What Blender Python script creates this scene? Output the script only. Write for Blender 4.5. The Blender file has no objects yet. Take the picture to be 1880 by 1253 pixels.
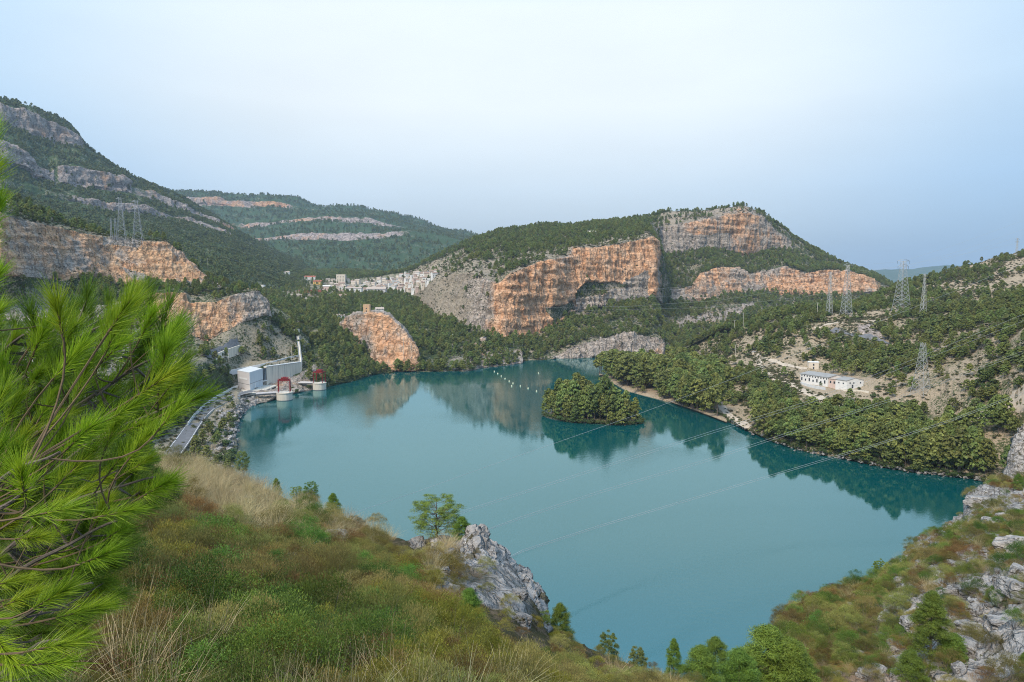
import bpy, math, random
import numpy as np
from mathutils import Vector, Matrix, Euler
from mathutils.bvhtree import BVHTree

S = bpy.context.scene
COL = S.collection
PI = math.pi
# ------------------------------------------------------------------ camera
F = 1253.0                      # focal length in photo pixels (24 mm on 36 mm)
CAMZ = 90.0                     # the viewpoint stands 90 m above the water
TH = math.atan((626.5 - 520.0) / F)
cam_d = bpy.data.cameras.new('camera')
cam = bpy.data.objects.new('camera', cam_d); COL.objects.link(cam)
cam_d.lens = 24.0; cam_d.sensor_width = 36.0
cam_d.clip_start = 0.05; cam_d.clip_end = 60000
cam.location = (0, 0, CAMZ)
cam.rotation_euler = (PI / 2 - TH, 0, 0)
S.camera = cam
# ------------------------------------------------------------------ sky
SUN_EL, SUN_AZ = math.radians(48), math.radians(215)     # azimuth: clockwise from +Y
world = bpy.data.worlds.new('World'); S.world = world; world.use_nodes = True
nt = world.node_tree; nt.nodes.clear()
def N(t, ty, **kw):
    n = t.nodes.new(ty)
    for k, v in kw.items():
        if k in n.inputs: n.inputs[k].default_value = v
        else: setattr(n, k, v)
    return n
wo = N(nt, 'ShaderNodeOutputWorld'); bg = N(nt, 'ShaderNodeBackground', Strength=1.0)
sky = N(nt, 'ShaderNodeTexSky', sky_type='NISHITA', sun_disc=False, sun_elevation=SUN_EL, sun_rotation=SUN_AZ, air_density=1.0, dust_density=3.0)
sk = N(nt, 'ShaderNodeVectorMath', operation='SCALE', Scale=0.10); nt.links.new(sky.outputs[0], sk.inputs[0])
tc = N(nt, 'ShaderNodeTexCoord'); sep = N(nt, 'ShaderNodeSeparateXYZ'); nt.links.new(tc.outputs['Generated'], sep.inputs[0])
# thin overcast veil: brightest high ahead, bluer to the sides and down at the horizon
vr = N(nt, 'ShaderNodeValToRGB'); e = vr.color_ramp.elements
e[0].position = 0.0; e[0].color = (0.38, 0.46, 0.54, 1)
e[1].position = 1.0; e[1].color = (0.72, 0.84, 0.96, 1)
for p, c in ((0.05, (0.41, 0.49, 0.565, 1)), (0.13, (0.55, 0.65, 0.74, 1)), (0.24, (0.74, 0.80, 0.83, 1)), (0.36, (0.76, 0.83, 0.87, 1)), (0.5, (0.52, 0.77, 1.05, 1))):
    k = e.new(p); k.color = c
nt.links.new(sep.outputs['Z'], vr.inputs['Fac'])
dot = N(nt, 'ShaderNodeVectorMath', operation='DOT_PRODUCT'); dot.inputs[1].default_value = Vector((0.0, 0.94, 0.34)).normalized()
nt.links.new(tc.outputs['Generated'], dot.inputs[0])
mr = N(nt, 'ShaderNodeMapRange', interpolation_type='SMOOTHSTEP'); mr.inputs['From Min'].default_value = 0.78; mr.inputs['From Max'].default_value = 0.985
nt.links.new(dot.outputs['Value'], mr.inputs['Value'])
side = N(nt, 'ShaderNodeMix', data_type='RGBA', blend_type='MULTIPLY'); side.inputs[0].default_value = 1.0
sc_ = N(nt, 'ShaderNodeMix', data_type='RGBA'); sc_.inputs[6].default_value = (0.64, 0.80, 0.97, 1); sc_.inputs[7].default_value = (1.0, 1.0, 1.0, 1)
nt.links.new(mr.outputs[0], sc_.inputs[0]); nt.links.new(vr.outputs[0], side.inputs[6]); nt.links.new(sc_.outputs[2], side.inputs[7])
mx = N(nt, 'ShaderNodeMix', data_type='RGBA'); mx.inputs[0].default_value = 0.86
nt.links.new(sk.outputs[0], mx.inputs[6]); nt.links.new(side.outputs[2], mx.inputs[7])
cl_ = N(nt, 'ShaderNodeTexNoise', Scale=2.2, Detail=5, Roughness=0.5); cmap = N(nt, 'ShaderNodeMapping'); cmap.inputs['Scale'].default_value = (1, 1, 3.5); nt.links.new(tc.outputs['Generated'], cmap.inputs['Vector']); nt.links.new(cmap.outputs[0], cl_.inputs['Vector'])
cmr = N(nt, 'ShaderNodeMapRange'); cmr.inputs['From Min'].default_value = .3; cmr.inputs['From Max'].default_value = .7; cmr.inputs['To Min'].default_value = .955; cmr.inputs['To Max'].default_value = 1.045; nt.links.new(cl_.outputs['Fac'], cmr.inputs['Value'])
cm2 = N(nt, 'ShaderNodeVectorMath', operation='SCALE'); nt.links.new(mx.outputs[2], cm2.inputs[0]); nt.links.new(cmr.outputs[0], cm2.inputs['Scale'])
nt.links.new(cm2.outputs[0], bg.inputs['Color']); nt.links.new(bg.outputs[0], wo.inputs['Surface'])
# ------------------------------------------------------------------ sun (overcast: weak and very soft)
sl = bpy.data.lights.new('sun', 'SUN'); sun = bpy.data.objects.new('sun', sl); COL.objects.link(sun)
sl.energy = 2.6; sl.angle = math.radians(20); sl.color = (1.0, 0.90, 0.76)
sd = Vector((math.sin(SUN_AZ) * math.cos(SUN_EL), math.cos(SUN_AZ) * math.cos(SUN_EL), math.sin(SUN_EL)))
sun.rotation_euler = sd.to_track_quat('Z', 'Y').to_euler()
vs = S.view_settings; vs.view_transform = 'Standard'; vs.look = 'None'; vs.gamma = 1; vs.use_curve_mapping = False
vs.exposure = 0.45
S.render.engine = 'CYCLES'
cy = S.cycles; cy.use_denoising = True; cy.max_bounces = 5; cy.diffuse_bounces = 2; cy.glossy_bounces = 2
cy.transmission_bounces = 2; cy.transparent_max_bounces = 6; cy.volume_bounces = 0; cy.caustics_reflective = False; cy.caustics_refractive = False
cy.use_adaptive_sampling = True; cy.adaptive_threshold = 0.008; cy.filter_width = 1.05; cy.denoising_input_passes = 'RGB_ALBEDO_NORMAL'; cy.denoising_prefilter = 'NONE'
S.render.resolution_x = 1024; S.render.resolution_y = 682

# ------------------------------------------------------------------ maths helpers
ST, CT = math.sin(TH), math.cos(TH)
def p2w(px, py, Y):
    """world point on the ray through photo pixel (px,py) at forward distance Y (arrays fine)"""
    u = (np.asarray(px, float) - 940) / F; v = (626.5 - np.asarray(py, float)) / F
    t = np.asarray(Y, float) / (CT + v * ST)
    return u * t, t * (CT + v * ST), CAMZ + (v * CT - ST) * t
def Yz(py, z):
    """forward distance at which the ray of row py meets height z"""
    v = (626.5 - np.asarray(py, float)) / F
    s = (v * CT - ST) / (CT + v * ST)
    return (np.asarray(z, float) - CAMZ) / s
def w2p(x, y, z):
    dz = z - CAMZ; zc = y * CT - dz * ST; yc = y * ST + dz * CT
    return 940 + F * x / zc, 626.5 - F * yc / zc
def _h(ix, iy, iz, seed):
    h = (ix.astype(np.int64) * 374761393 + iy.astype(np.int64) * 668265263 + iz.astype(np.int64) * 2147483647 + seed * 1274126177) & 0xffffffff
    h = ((h ^ (h >> 13)) * 1274126177) & 0xffffffff
    h = ((h ^ (h >> 16)) * 2246822519) & 0xffffffff
    return ((h ^ (h >> 15)) & 0xffffff) / float(0xffffff)
def vnoise(x, y, z, seed=0):
    x0 = np.floor(x); y0 = np.floor(y); z0 = np.floor(z)
    fx = x - x0; fy = y - y0; fz = z - z0
    fx = fx * fx * fx * (fx * (fx * 6 - 15) + 10); fy = fy * fy * fy * (fy * (fy * 6 - 15) + 10); fz = fz * fz * fz * (fz * (fz * 6 - 15) + 10)
    r = 0
    for a in (0, 1):
        wa = fx if a else 1 - fx
        for b in (0, 1):
            wb = fy if b else 1 - fy
            for c in (0, 1):
                wc = fz if c else 1 - fz
                r = r + wa * wb * wc * _h(x0 + a, y0 + b, z0 + c, seed)
    return r * 2 - 1
def fbm(x, y, z, oct=4, seed=0, gain=0.5):
    r = 0; a = 1.0; s = 0; f = 1.0
    for i in range(oct):
        r = r + a * vnoise(x * f, y * f, z * f, seed + i * 17); s += a; a *= gain; f *= 2.03
    return r / s
def ridged(x, y, z, oct=4, seed=0):
    r = 0; a = 1.0; s = 0; f = 1.0
    for i in range(oct):
        r = r + a * (1 - 2 * np.abs(vnoise(x * f, y * f, z * f, seed + i * 13))); s += a; a *= 0.5; f *= 2.1
    return r / s

# ------------------------------------------------------------------ object helpers
def link(o, parent=None):
    COL.objects.link(o)
    if parent is not None: o.parent = parent
    return o
def tag(o, label=None, cat=None, group=None, kind=None):
    if label: o['label'] = label
    if cat: o['category'] = cat
    if group: o['group'] = group
    if kind: o['kind'] = kind
    return o
def mesh_np(name, V, faces, mats, smooth=False, midx=None):
    me = bpy.data.meshes.new(name)
    V = np.asarray(V, np.float32)
    if isinstance(faces, np.ndarray) and faces.ndim == 2:
        k = faces.shape[1]; nf = len(faces)
        me.vertices.add(len(V)); me.vertices.foreach_set('co', V.ravel())
        me.loops.add(nf * k); me.loops.foreach_set('vertex_index', faces.astype(np.int32).ravel())
        me.polygons.add(nf); me.polygons.foreach_set('loop_start', np.arange(0, nf * k, k, dtype=np.int32))
        me.update(calc_edges=True)
    else:
        me.from_pydata(V.tolist(), [], [list(f) for f in faces]); me.update()
    for m in (mats if isinstance(mats, (list, tuple)) else [mats]): me.materials.append(m)
    if midx is not None: me.polygons.foreach_set('material_index', np.asarray(midx, np.int32))
    me.polygons.foreach_set('use_smooth', np.full(len(me.polygons), bool(smooth)))
    return me
class MB:
    """collects boxes, tubes and faces, builds ONE mesh object"""
    def __init__(s): s.v = []; s.f = []
    def add(s, V, Fc):
        b = len(s.v); s.v += [tuple(map(float, p)) for p in V]; s.f += [[i + b for i in f] for f in Fc]; return s
    def box(s, c, d, rz=0, taper=1.0):
        x, y, z = d[0] / 2, d[1] / 2, d[2] / 2; R = Matrix.Rotation(rz, 3, 'Z'); P = []
        for k in (-1, 1):
            q = taper if k > 0 else 1
            for a, b in ((-1, -1), (1, -1), (1, 1), (-1, 1)):
                P.append(Vector(c) + R @ Vector((a * x * q, b * y * q, k * z)))
        return s.add(P, [(3, 2, 1, 0), (4, 5, 6, 7), (0, 1, 5, 4), (1, 2, 6, 5), (2, 3, 7, 6), (3, 0, 4, 7)])
    def prism(s, pts, z0, z1):
        n = len(pts); P = [(p[0], p[1], z0 if len(p) < 3 else p[2] + z0) for p in pts] + [(p[0], p[1], z1 if len(p) < 3 else p[2] + z1) for p in pts]
        return s.add(P, [list(range(n))[::-1], list(range(n, 2 * n))] + [(i, (i + 1) % n, n + (i + 1) % n, n + i) for i in range(n)])
    def tube(s, pts, r0, r1=None, n=6):
        if r1 is None: r1 = r0
        pts = [Vector(p) for p in pts]; m = len(pts); P = []
        for i, p in enumerate(pts):
            d = (pts[min(i + 1, m - 1)] - pts[max(i - 1, 0)])
            d = d.normalized() if d.length > 1e-9 else Vector((0, 0, 1))
            a = d.orthogonal().normalized(); b = d.cross(a)
            if i > 0:
                a = (a0 - d * a0.dot(d)); a = a.normalized() if a.length > 1e-6 else d.orthogonal().normalized(); b = d.cross(a)
            a0 = a
            r = r0 + (r1 - r0) * i / max(m - 1, 1)
            for k in range(n):
                t = 2 * PI * k / n; P.append(p + a * (r * math.cos(t)) + b * (r * math.sin(t)))
        fs = [(i * n + k, i * n + (k + 1) % n, (i + 1) * n + (k + 1) % n, (i + 1) * n + k) for i in range(m - 1) for k in range(n)]
        return s.add(P, fs + [list(range(n))[::-1], list(range((m - 1) * n, m * n))])
    def build(s, name, mat, parent=None, smooth=False):
        o = bpy.data.objects.new(name, mesh_np(name, s.v, s.f, mat, smooth)); return link(o, parent)
def empty(name, loc, rz=0):
    o = bpy.data.objects.new(name, None); o.location = loc; o.rotation_euler = (0, 0, rz); o.empty_display_size = 0.1; return link(o)
def copy_tree(o, parent=None):
    c = o.copy(); link(c, parent)
    for ch in list(o.children): copy_tree(ch, c)
    return c

# ------------------------------------------------------------------ materials
def mat(name):
    m = bpy.data.materials.new(name); m.use_nodes = True; t = m.node_tree; t.nodes.clear()
    o = N(t, 'ShaderNodeOutputMaterial'); b = N(t, 'ShaderNodeBsdfPrincipled'); t.links.new(b.outputs[0], o.inputs[0])
    b.inputs['Roughness'].default_value = 0.85; b.inputs['Specular IOR Level'].default_value = 0.25
    return m, t, b
def L(t, a, b): t.links.new(a, b)
def noise(t, vec, scale, detail=4, rough=0.55, dist=0.0):
    n = N(t, 'ShaderNodeTexNoise', Scale=scale, Detail=detail, Roughness=rough, Distortion=dist); L(t, vec, n.inputs['Vector']); return n.outputs['Fac']
def ramp(t, fac, stops, interp='LINEAR'):
    r = N(t, 'ShaderNodeValToRGB'); r.color_ramp.interpolation = interp; e = r.color_ramp.elements
    e[0].position = stops[0][0]; e[0].color = (*stops[0][1], 1) if not np.isscalar(stops[0][1]) else (stops[0][1],) * 3 + (1,)
    e[1].position = stops[-1][0]; e[1].color = (*stops[-1][1], 1) if not np.isscalar(stops[-1][1]) else (stops[-1][1],) * 3 + (1,)
    for p, c in stops[1:-1]:
        k = e.new(p); k.color = (*c, 1) if not np.isscalar(c) else (c, c, c, 1)
    L(t, fac, r.inputs[0]); return r.outputs[0]
def mixc(t, fac, a, b, blend='MIX'):
    m = N(t, 'ShaderNodeMix', data_type='RGBA', blend_type=blend)
    for v, i in ((fac, 0), (a, 6), (b, 7)):
        if hasattr(v, 'links'): L(t, v, m.inputs[i])
        elif i == 0: m.inputs[0].default_value = v
        else: m.inputs[i].default_value = (*v, 1)
    return m.outputs[2]
def mth(t, op, a, b=0.0, clamp=False):
    m = N(t, 'ShaderNodeMath', operation=op); m.use_clamp = clamp
    for v, i in ((a, 0), (b, 1)):
        if hasattr(v, 'links'): L(t, v, m.inputs[i])
        else: m.inputs[i].default_value = v
    return m.outputs[0]
def mapping(t, vec, scale, rot=(0, 0, 0)):
    m = N(t, 'ShaderNodeMapping'); m.inputs['Scale'].default_value = scale; m.inputs['Rotation'].default_value = rot; L(t, vec, m.inputs['Vector']); return m.outputs[0]
def attr(t, name):
    a = N(t, 'ShaderNodeAttribute'); a.attribute_name = name; return a.outputs['Fac']
def bump(t, b, h, strength, dist=1.0):
    n = N(t, 'ShaderNodeBump', Strength=strength, Distance=dist); L(t, h, n.inputs['Height']); L(t, n.outputs[0], b.inputs['Normal'])

def plain(name, col, rough=0.7, metal=0.0, var=0.15, scale=1.0, bumps=0.0, streak=False):
    m, t, b = mat(name); g = N(t, 'ShaderNodeTexCoord').outputs['Object']
    if streak: g2 = mapping(t, g, (1, 1, 0.12))
    else: g2 = g
    n = noise(t, g2, scale, 5, 0.6)
    c = mixc(t, 1.0, col, ramp(t, n, [(0.25, 1 - var), (0.75, 1 + var * 0.6)]), 'MULTIPLY')
    L(t, c, b.inputs['Base Color']); b.inputs['Roughness'].default_value = rough; b.inputs['Metallic'].default_value = metal
    if bumps: bump(t, b, n, bumps, 0.1)
    return m

def terrain_mat(name, sc=1.0, grey=(.36, .33, .31), orange=(.62, .33, .16), soil=(.38, .30, .22), scrub=(.075, .095, .035), dark=(.10, .09, .09), scrubness=0.5, bumpm=1.0, obias=0.0, red=(.50, .24, .12)):
    """hillside: rock (vertical streaks, strata, ochre stain) where attribute rock is high, else soil with dark scrub"""
    m, t, b = mat(name); g = N(t, 'ShaderNodeTexCoord').outputs['Object']
    rock, org, tr = attr(t, 'rock'), attr(t, 'orange'), attr(t, 'dry')
    st = mapping(t, g, (1, 1, 0.22)); la = mapping(t, g, (0.22, 0.22, 1.0), (0.08, -0.06, 0))
    n_big = noise(t, g, 0.018 * sc, 3, 0.5); n_st = noise(t, st, 0.11 * sc, 6, 0.62); n_la = noise(t, la, 0.26 * sc, 6, 0.7, 1.2)
    n_f = noise(t, g, 0.55 * sc, 6, 0.65); n_m = noise(t, g, 0.10 * sc, 5, 0.6)
    o = mth(t, 'ADD', mth(t, 'MULTIPLY', n_st, 0.75), mth(t, 'MULTIPLY', n_big, 1.1))
    o = mth(t, 'ADD', o, mth(t, 'MULTIPLY', org, 0.62)); o = mth(t, 'ADD', o, mth(t, 'MULTIPLY', n_m, 0.35))
    om = ramp(t, o, [(1.22 - obias, 0.0), (1.42 - obias, 1.0)]) if False else mth(t, 'MULTIPLY', mth(t, 'SUBTRACT', o, 1.26 - obias), 5.0, True)
    oc = mixc(t, ramp(t, n_m, [(0.42, 0.0), (0.62, 1.0)]), orange, red)
    oc = mixc(t, ramp(t, n_st, [(0.5, 0.0), (0.75, 0.75)]), oc, (.66, .48, .33))
    gc = mixc(t, ramp(t, n_f, [(0.35, 0.0), (0.65, 1.0)]), tuple(x * 0.78 for x in grey), tuple(x * 1.25 for x in grey))
    gc = mixc(t, ramp(t, n_m, [(0.5, 0.0), (0.72, 0.55)]), gc, (.50, .41, .33))
    rc = mixc(t, om, gc, oc)
    rc = mixc(t, ramp(t, noise(t, st, 0.2 * sc, 5, 0.7), [(0.56, 0.0), (0.70, 0.6)]), rc, dark)       # black water streaks
    rc = mixc(t, 1.0, rc, ramp(t, n_la, [(0.30, 0.72), (0.46, 1.0), (0.7, 1.1)]), 'MULTIPLY')
    def crk(vec, k):
        v = N(t, 'ShaderNodeTexVoronoi', feature='DISTANCE_TO_EDGE', Scale=k * sc); dw = N(t, 'ShaderNodeVectorMath', operation='ADD'); nn_ = N(t, 'ShaderNodeTexNoise', Scale=k * 2.2 * sc, Detail=4); L(t, vec, nn_.inputs['Vector'])
        sc2 = N(t, 'ShaderNodeVectorMath', operation='SCALE', Scale=0.9 / (k * sc)); L(t, nn_.outputs['Color'], sc2.inputs[0]); L(t, vec, dw.inputs[0]); L(t, sc2.outputs[0], dw.inputs[1]); L(t, dw.outputs[0], v.inputs['Vector']); return v.outputs['Distance']
    ck1 = crk(mapping(t, g, (1, 1, 0.35)), 0.09); ck2 = crk(mapping(t, g, (.5, .5, 1.3)), 0.22)
    cm = mth(t, 'MULTIPLY', ramp(t, ck1, [(0.0, 0.30), (0.05, 1.0)]), ramp(t, ck2, [(0.0, 0.55), (0.07, 1.0)]))
    rc = mixc(t, 0.5, rc, cm, 'MULTIPLY')
    pv = noise(t, g, 0.38 * sc, 3, 0.6)
    rc = mixc(t, ramp(t, mth(t, 'SUBTRACT', pv, mth(t, 'MULTIPLY', org, 0.08)), [(0.61, 0.0), (0.64, 0.85)]), rc, scrub)  # bushes in cracks
    so = mixc(t, ramp(t, n_f, [(0.3, 0.0), (0.7, 1.0)]), tuple(x * 0.7 for x in soil), tuple(min(x * 1.25, 1) for x in soil))
    sv = mth(t, 'ADD', mth(t, 'MULTIPLY', noise(t, g, 0.45 * sc, 4, 0.7), 0.7), mth(t, 'MULTIPLY', noise(t, g, 0.05 * sc, 3, 0.5), 0.3))
    sv = mth(t, 'SUBTRACT', sv, mth(t, 'MULTIPLY', tr, 0.12))
    so = mixc(t, ramp(t, sv, [(0.52 - scrubness * 0.12, 0.0), (0.57 - scrubness * 0.12, 1.0)]), so, mixc(t, n_f, tuple(x * 0.6 for x in scrub), tuple(x * 1.5 for x in scrub)))
    rm = mth(t, 'MULTIPLY', mth(t, 'SUBTRACT', mth(t, 'ADD', rock, mth(t, 'MULTIPLY', n_m, 0.6)), 0.68), 6.0, True)
    c = mixc(t, rm, so, rc)
    L(t, c, b.inputs['Base Color']); b.inputs['Roughness'].default_value = 0.95; b.inputs['Specular IOR Level'].default_value = 0.1
    hh = mth(t, 'ADD', mth(t, 'ADD', n_f, mth(t, 'MULTIPLY', n_la, 1.0)), mth(t, 'MULTIPLY', mth(t, 'MULTIPLY', cm, rm), 1.2)); bump(t, b, hh, 0.8 * bumpm, 2.2 / sc)
    return m
# ------------------------------------------------------------------ terrain: each hill is a sheet lofted through its feature lines
def ip(spec, xs):
    if np.isscalar(spec): return np.full(len(xs), float(spec))
    a = np.array(spec, float); return np.interp(xs, a[:, 0], a[:, 1])
def in_poly(px, py, poly):
    r = np.zeros(px.shape, bool); n = len(poly)
    for i in range(n):
        x1, y1 = poly[i]; x2, y2 = poly[(i + 1) % n]
        if y1 == y2: continue
        c = ((py > min(y1, y2)) & (py <= max(y1, y2)) & (px < (py - y1) * (x2 - x1) / (y2 - y1) + x1)); r ^= c
    return r
TERR = []      # displaced sheets, for placing things on them
def loft(name, rows, xs, m, seed=1, rs=12.0, ramp_=4.0, samp=1.5, jit=1.5, jf=0.03, polys=(), sink=None, label=None, kind='structure', link_it=True):
    """rows: (line[(px,py)..], depth spec: number | [(px,Y)..] | ('z', spec), quads up to next row, props)"""
    xs = np.concatenate(xs) if isinstance(xs, (list, tuple)) else xs
    nx = len(xs); X = []; PYs = []; A = {k: [] for k in ('rock', 'orange', 'tree', 'dry')}
    base = []
    for k, (line, dep, n, pr) in enumerate(rows):
        py = ip(line, xs); j = pr.get('jit', jit)
        if j: py = py + j * fbm(xs * jf * 2, np.full(nx, k * 7.3), np.full(nx, 0.5), 4, seed + 5)
        if isinstance(dep, tuple) and dep[0] == 'yz':
            Y = ip(dep[1], xs); kk = (ip(dep[2], xs) - CAMZ) / Y; py = 626.5 - F * (ST + kk * CT) / (CT - kk * ST)
        elif isinstance(dep, tuple): Y = Yz(py, ip(dep[1], xs))
        else: Y = ip(dep, xs)
        x, y, z = p2w(xs, py, Y)
        if 'dz' in pr: z = z + ip(pr['dz'], xs)
        if sink: z = z + ip(sink, xs)
        base.append(np.stack([x, y, z], 1))
    for k in range(len(rows)):
        pr = rows[k][3]; n = rows[k][2]
        last = k == len(rows) - 1
        for i in range(1 if last else n):
            t = 0 if last else i / n
            X.append(base[k] if last else base[k] * (1 - t) + base[k + 1] * t)
            q = rows[k - 1][3] if (last or (i == 0 and k > 0 and False)) else pr
            for key in A: A[key].append(ip(q.get(key, 0.0), xs))
    P = np.stack(X, 0); ny = P.shape[0]
    A = {k: np.stack(v, 0) for k, v in A.items()}
    px, py = w2p(P[..., 0], P[..., 1], P[..., 2])
    for key, val, poly in polys:
        wob = fbm(px * 0.05, py * 0.05, px * 0, 3, seed + 3) * 7
        A[key] = np.where(in_poly(px + wob, py + wob * 0.6, poly), val, A[key])
    du = np.gradient(P, axis=1); dv = np.gradient(P, axis=0)
    nr = np.cross(du, dv); nr /= (np.linalg.norm(nr, axis=2, keepdims=True) + 1e-9)
    tocam = np.array([0, 0, CAMZ]) - P; fl = np.sign((nr * tocam).sum(2, keepdims=True)); 
    up = np.where(nr[..., 2:3] < 0, -1.0, 1.0); s = np.where(np.abs(nr[..., 2:3]) > 0.25, up, fl); nr = nr * s
    x, y, z = P[..., 0], P[..., 1], P[..., 2]
    col = ridged(x / rs, y / rs, z / (rs * 3.2), 5, seed)
    zt = z + 0.05 * x + 0.35 * rs * fbm(x / (rs * 6), y / (rs * 6), z * 0, 2, seed + 9)
    lay = vnoise(x / (rs * 4), y / (rs * 4), zt / (rs * 0.42), seed + 21) + 0.6 * vnoise(x / (rs * 1.6), y / (rs * 1.6), zt / (rs * 0.2), seed + 22)
    big = fbm(x / (rs * 4), y / (rs * 4), z / (rs * 6), 2, seed + 30)
    dr = ramp_ * (0.85 * col + 0.35 * lay + 1.2 * big + .5 * ridged(x / (rs * .5), y / (rs * .5), z / (rs * 1.1), 3, seed + 50))
    ds = samp * fbm(x / (rs * 2), y / (rs * 2), z / (rs * 2), 5, seed + 40)
    ed = np.minimum(1, np.minimum(np.arange(ny), np.arange(ny)[::-1]) / 3.0)[:, None]
    d = (A['rock'] * dr + (1 - A['rock']) * ds) * ed
    P = P + nr * d[..., None]
    idx = np.arange(nx * ny).reshape(ny, nx)
    q = np.stack([idx[:-1, :-1], idx[:-1, 1:], idx[1:, 1:], idx[1:, :-1]], -1).reshape(-1, 4)
    # orient towards the camera side
    me = mesh_np(name, P.reshape(-1, 3), q, m, True)
    for key in ('rock', 'orange', 'dry'):
        a = me.attributes.new(key, 'FLOAT', 'POINT'); a.data.foreach_set('value', A[key].reshape(-1).astype(np.float32))
    o = link(bpy.data.objects.new(name, me)); tag(o, label, None, None, kind)
    TERR.append(dict(name=name, P=P, A=A, q=q, px=px, py=py, o=o))
    return o
def lin(a, b, step): return np.arange(a, b, step)
def shift(line, dy): return [(a, b + dy) for a, b in line]

M_far = terrain_mat('mountain_far', 0.35, grey=(.43, .35, .31), soil=(.30, .25, .17), scrub=(.05, .085, .035), scrubness=1.15)
M_mid = terrain_mat('mountain_mid', 0.6, grey=(.40, .33, .29), soil=(.30, .27, .19), scrub=(.055, .085, .03), scrubness=0.9, obias=-0.05)
M_cliff = terrain_mat('cliff_hill', 0.8, grey=(.44, .365, .30), orange=(.78, .47, .28), red=(.72, .37, .19), soil=(.37, .30, .22), scrub=(.065, .08, .035), scrubness=0.55, obias=0.04)
M_left = terrain_mat('left_cliff', 1.2, grey=(.44, .37, .31), orange=(.74, .46, .26), red=(.64, .34, .18), soil=(.34, .29, .21), scrub=(.06, .08, .03), scrubness=0.9, obias=0.06)
M_right = terrain_mat('right_hill', 1.6, grey=(.48, .39, .33), soil=(.44, .34, .23), scrub=(.095, .105, .045), scrubness=0.6)
M_near = terrain_mat('near_slope', 9.0, grey=(.36, .35, .34), soil=(.15, .115, .075), scrub=(.07, .065, .03), scrubness=0.6, orange=(.45, .36, .28), red=(.4, .33, .27), obias=-0.3)
M_crag = terrain_mat('pale_limestone', 4.0, grey=(.43, .40, .37), soil=(.30, .21, .14), scrub=(.10, .085, .04), scrubness=0.6, orange=(.55, .45, .36), red=(.5, .42, .34), dark=(.16, .15, .15), obias=-0.25)

# the ground sheet to the horizon (lake bed level) and the water
m_gnd = plain('valley_floor', (.16, .17, .09), 0.95, var=0.4, scale=0.02)
b = MB(); b.add([(-16000, -3000, -9), (16000, -3000, -9), (16000, 22000, -9), (-16000, 22000, -9)], [(0, 1, 2, 3)])
tag(b.build('ground', m_gnd), kind='structure')

m, t, bs = mat('lake_water'); g = N(t, 'ShaderNodeTexCoord').outputs['Object']
big = noise(t, mapping(t, g, (1, 0.35, 1)), 0.010, 3, 0.5)
c = mixc(t, big, (.000, .064, .062), (.000, .078, .082)); L(t, c, bs.inputs['Base Color'])
bs.inputs['Roughness'].default_value = 0.035; bs.inputs['Specular Tint'].default_value = (.62, .90, 1, 1); bs.inputs['IOR'].default_value = 1.68; bs.inputs['Specular IOR Level'].default_value = 0.5
rip = noise(t, g, 0.55, 3, 0.6); fine = noise(t, g, 2.2, 2, 0.5)
pat = ramp(t, noise(t, mapping(t, g, (1, 0.5, 1), (0, 0, 0.5)), 0.011, 3, 0.6, 0.6), [(0.46, 0.15), (0.62, 1.0)])
hh = mth(t, 'MULTIPLY', mth(t, 'ADD', rip, mth(t, 'MULTIPLY', fine, 0.3)), pat); bump(t, bs, hh, 0.5, 0.10)
bn = [q for q in t.nodes if q.type == 'BUMP'][0].outputs[0]; fr = N(t, 'ShaderNodeFresnel', IOR=2.35); gl = N(t, 'ShaderNodeBsdfGlossy', Roughness=0.035); gl.inputs['Color'].default_value = (.74, .98, 1, 1); df = N(t, 'ShaderNodeBsdfDiffuse'); mxw = N(t, 'ShaderNodeMixShader')
L(t, c, df.inputs['Color']); L(t, mth(t, 'ADD', .02, mth(t, 'MULTIPLY', pat, .07)), gl.inputs['Roughness']); L(t, bn, gl.inputs['Normal']); L(t, bn, fr.inputs['Normal']); L(t, fr.outputs[0], mxw.inputs[0]); L(t, df.outputs[0], mxw.inputs[1]); L(t, gl.outputs[0], mxw.inputs[2])
L(t, mxw.outputs[0], [q for q in t.nodes if q.type == 'OUTPUT_MATERIAL'][0].inputs[0]); t.nodes.remove(bs)
M_water = m
b = MB(); b.add([(-1500, -200, 0), (2500, -200, 0), (2500, 2600, 0), (-1500, 2600, 0)], [(0, 1, 2, 3)])
tag(b.build('water', M_water), kind='structure')

# --- E: blue hills beyond the gap
skyE = [(1300, 515), (1500, 505), (1575, 498), (1620, 493), (1660, 493), (1700, 489), (1735, 486), (1780, 490), (1850, 500), (2000, 505)]
loft('hills', [(shift(skyE, 90), 7000, 20, {}), (skyE, 9000, 3, {}), (shift(skyE, 30), 9600, 1, {})],
     lin(1300, 2000, 5), M_far, 3, rs=300, ramp_=60, samp=60, jit=1)
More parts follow.
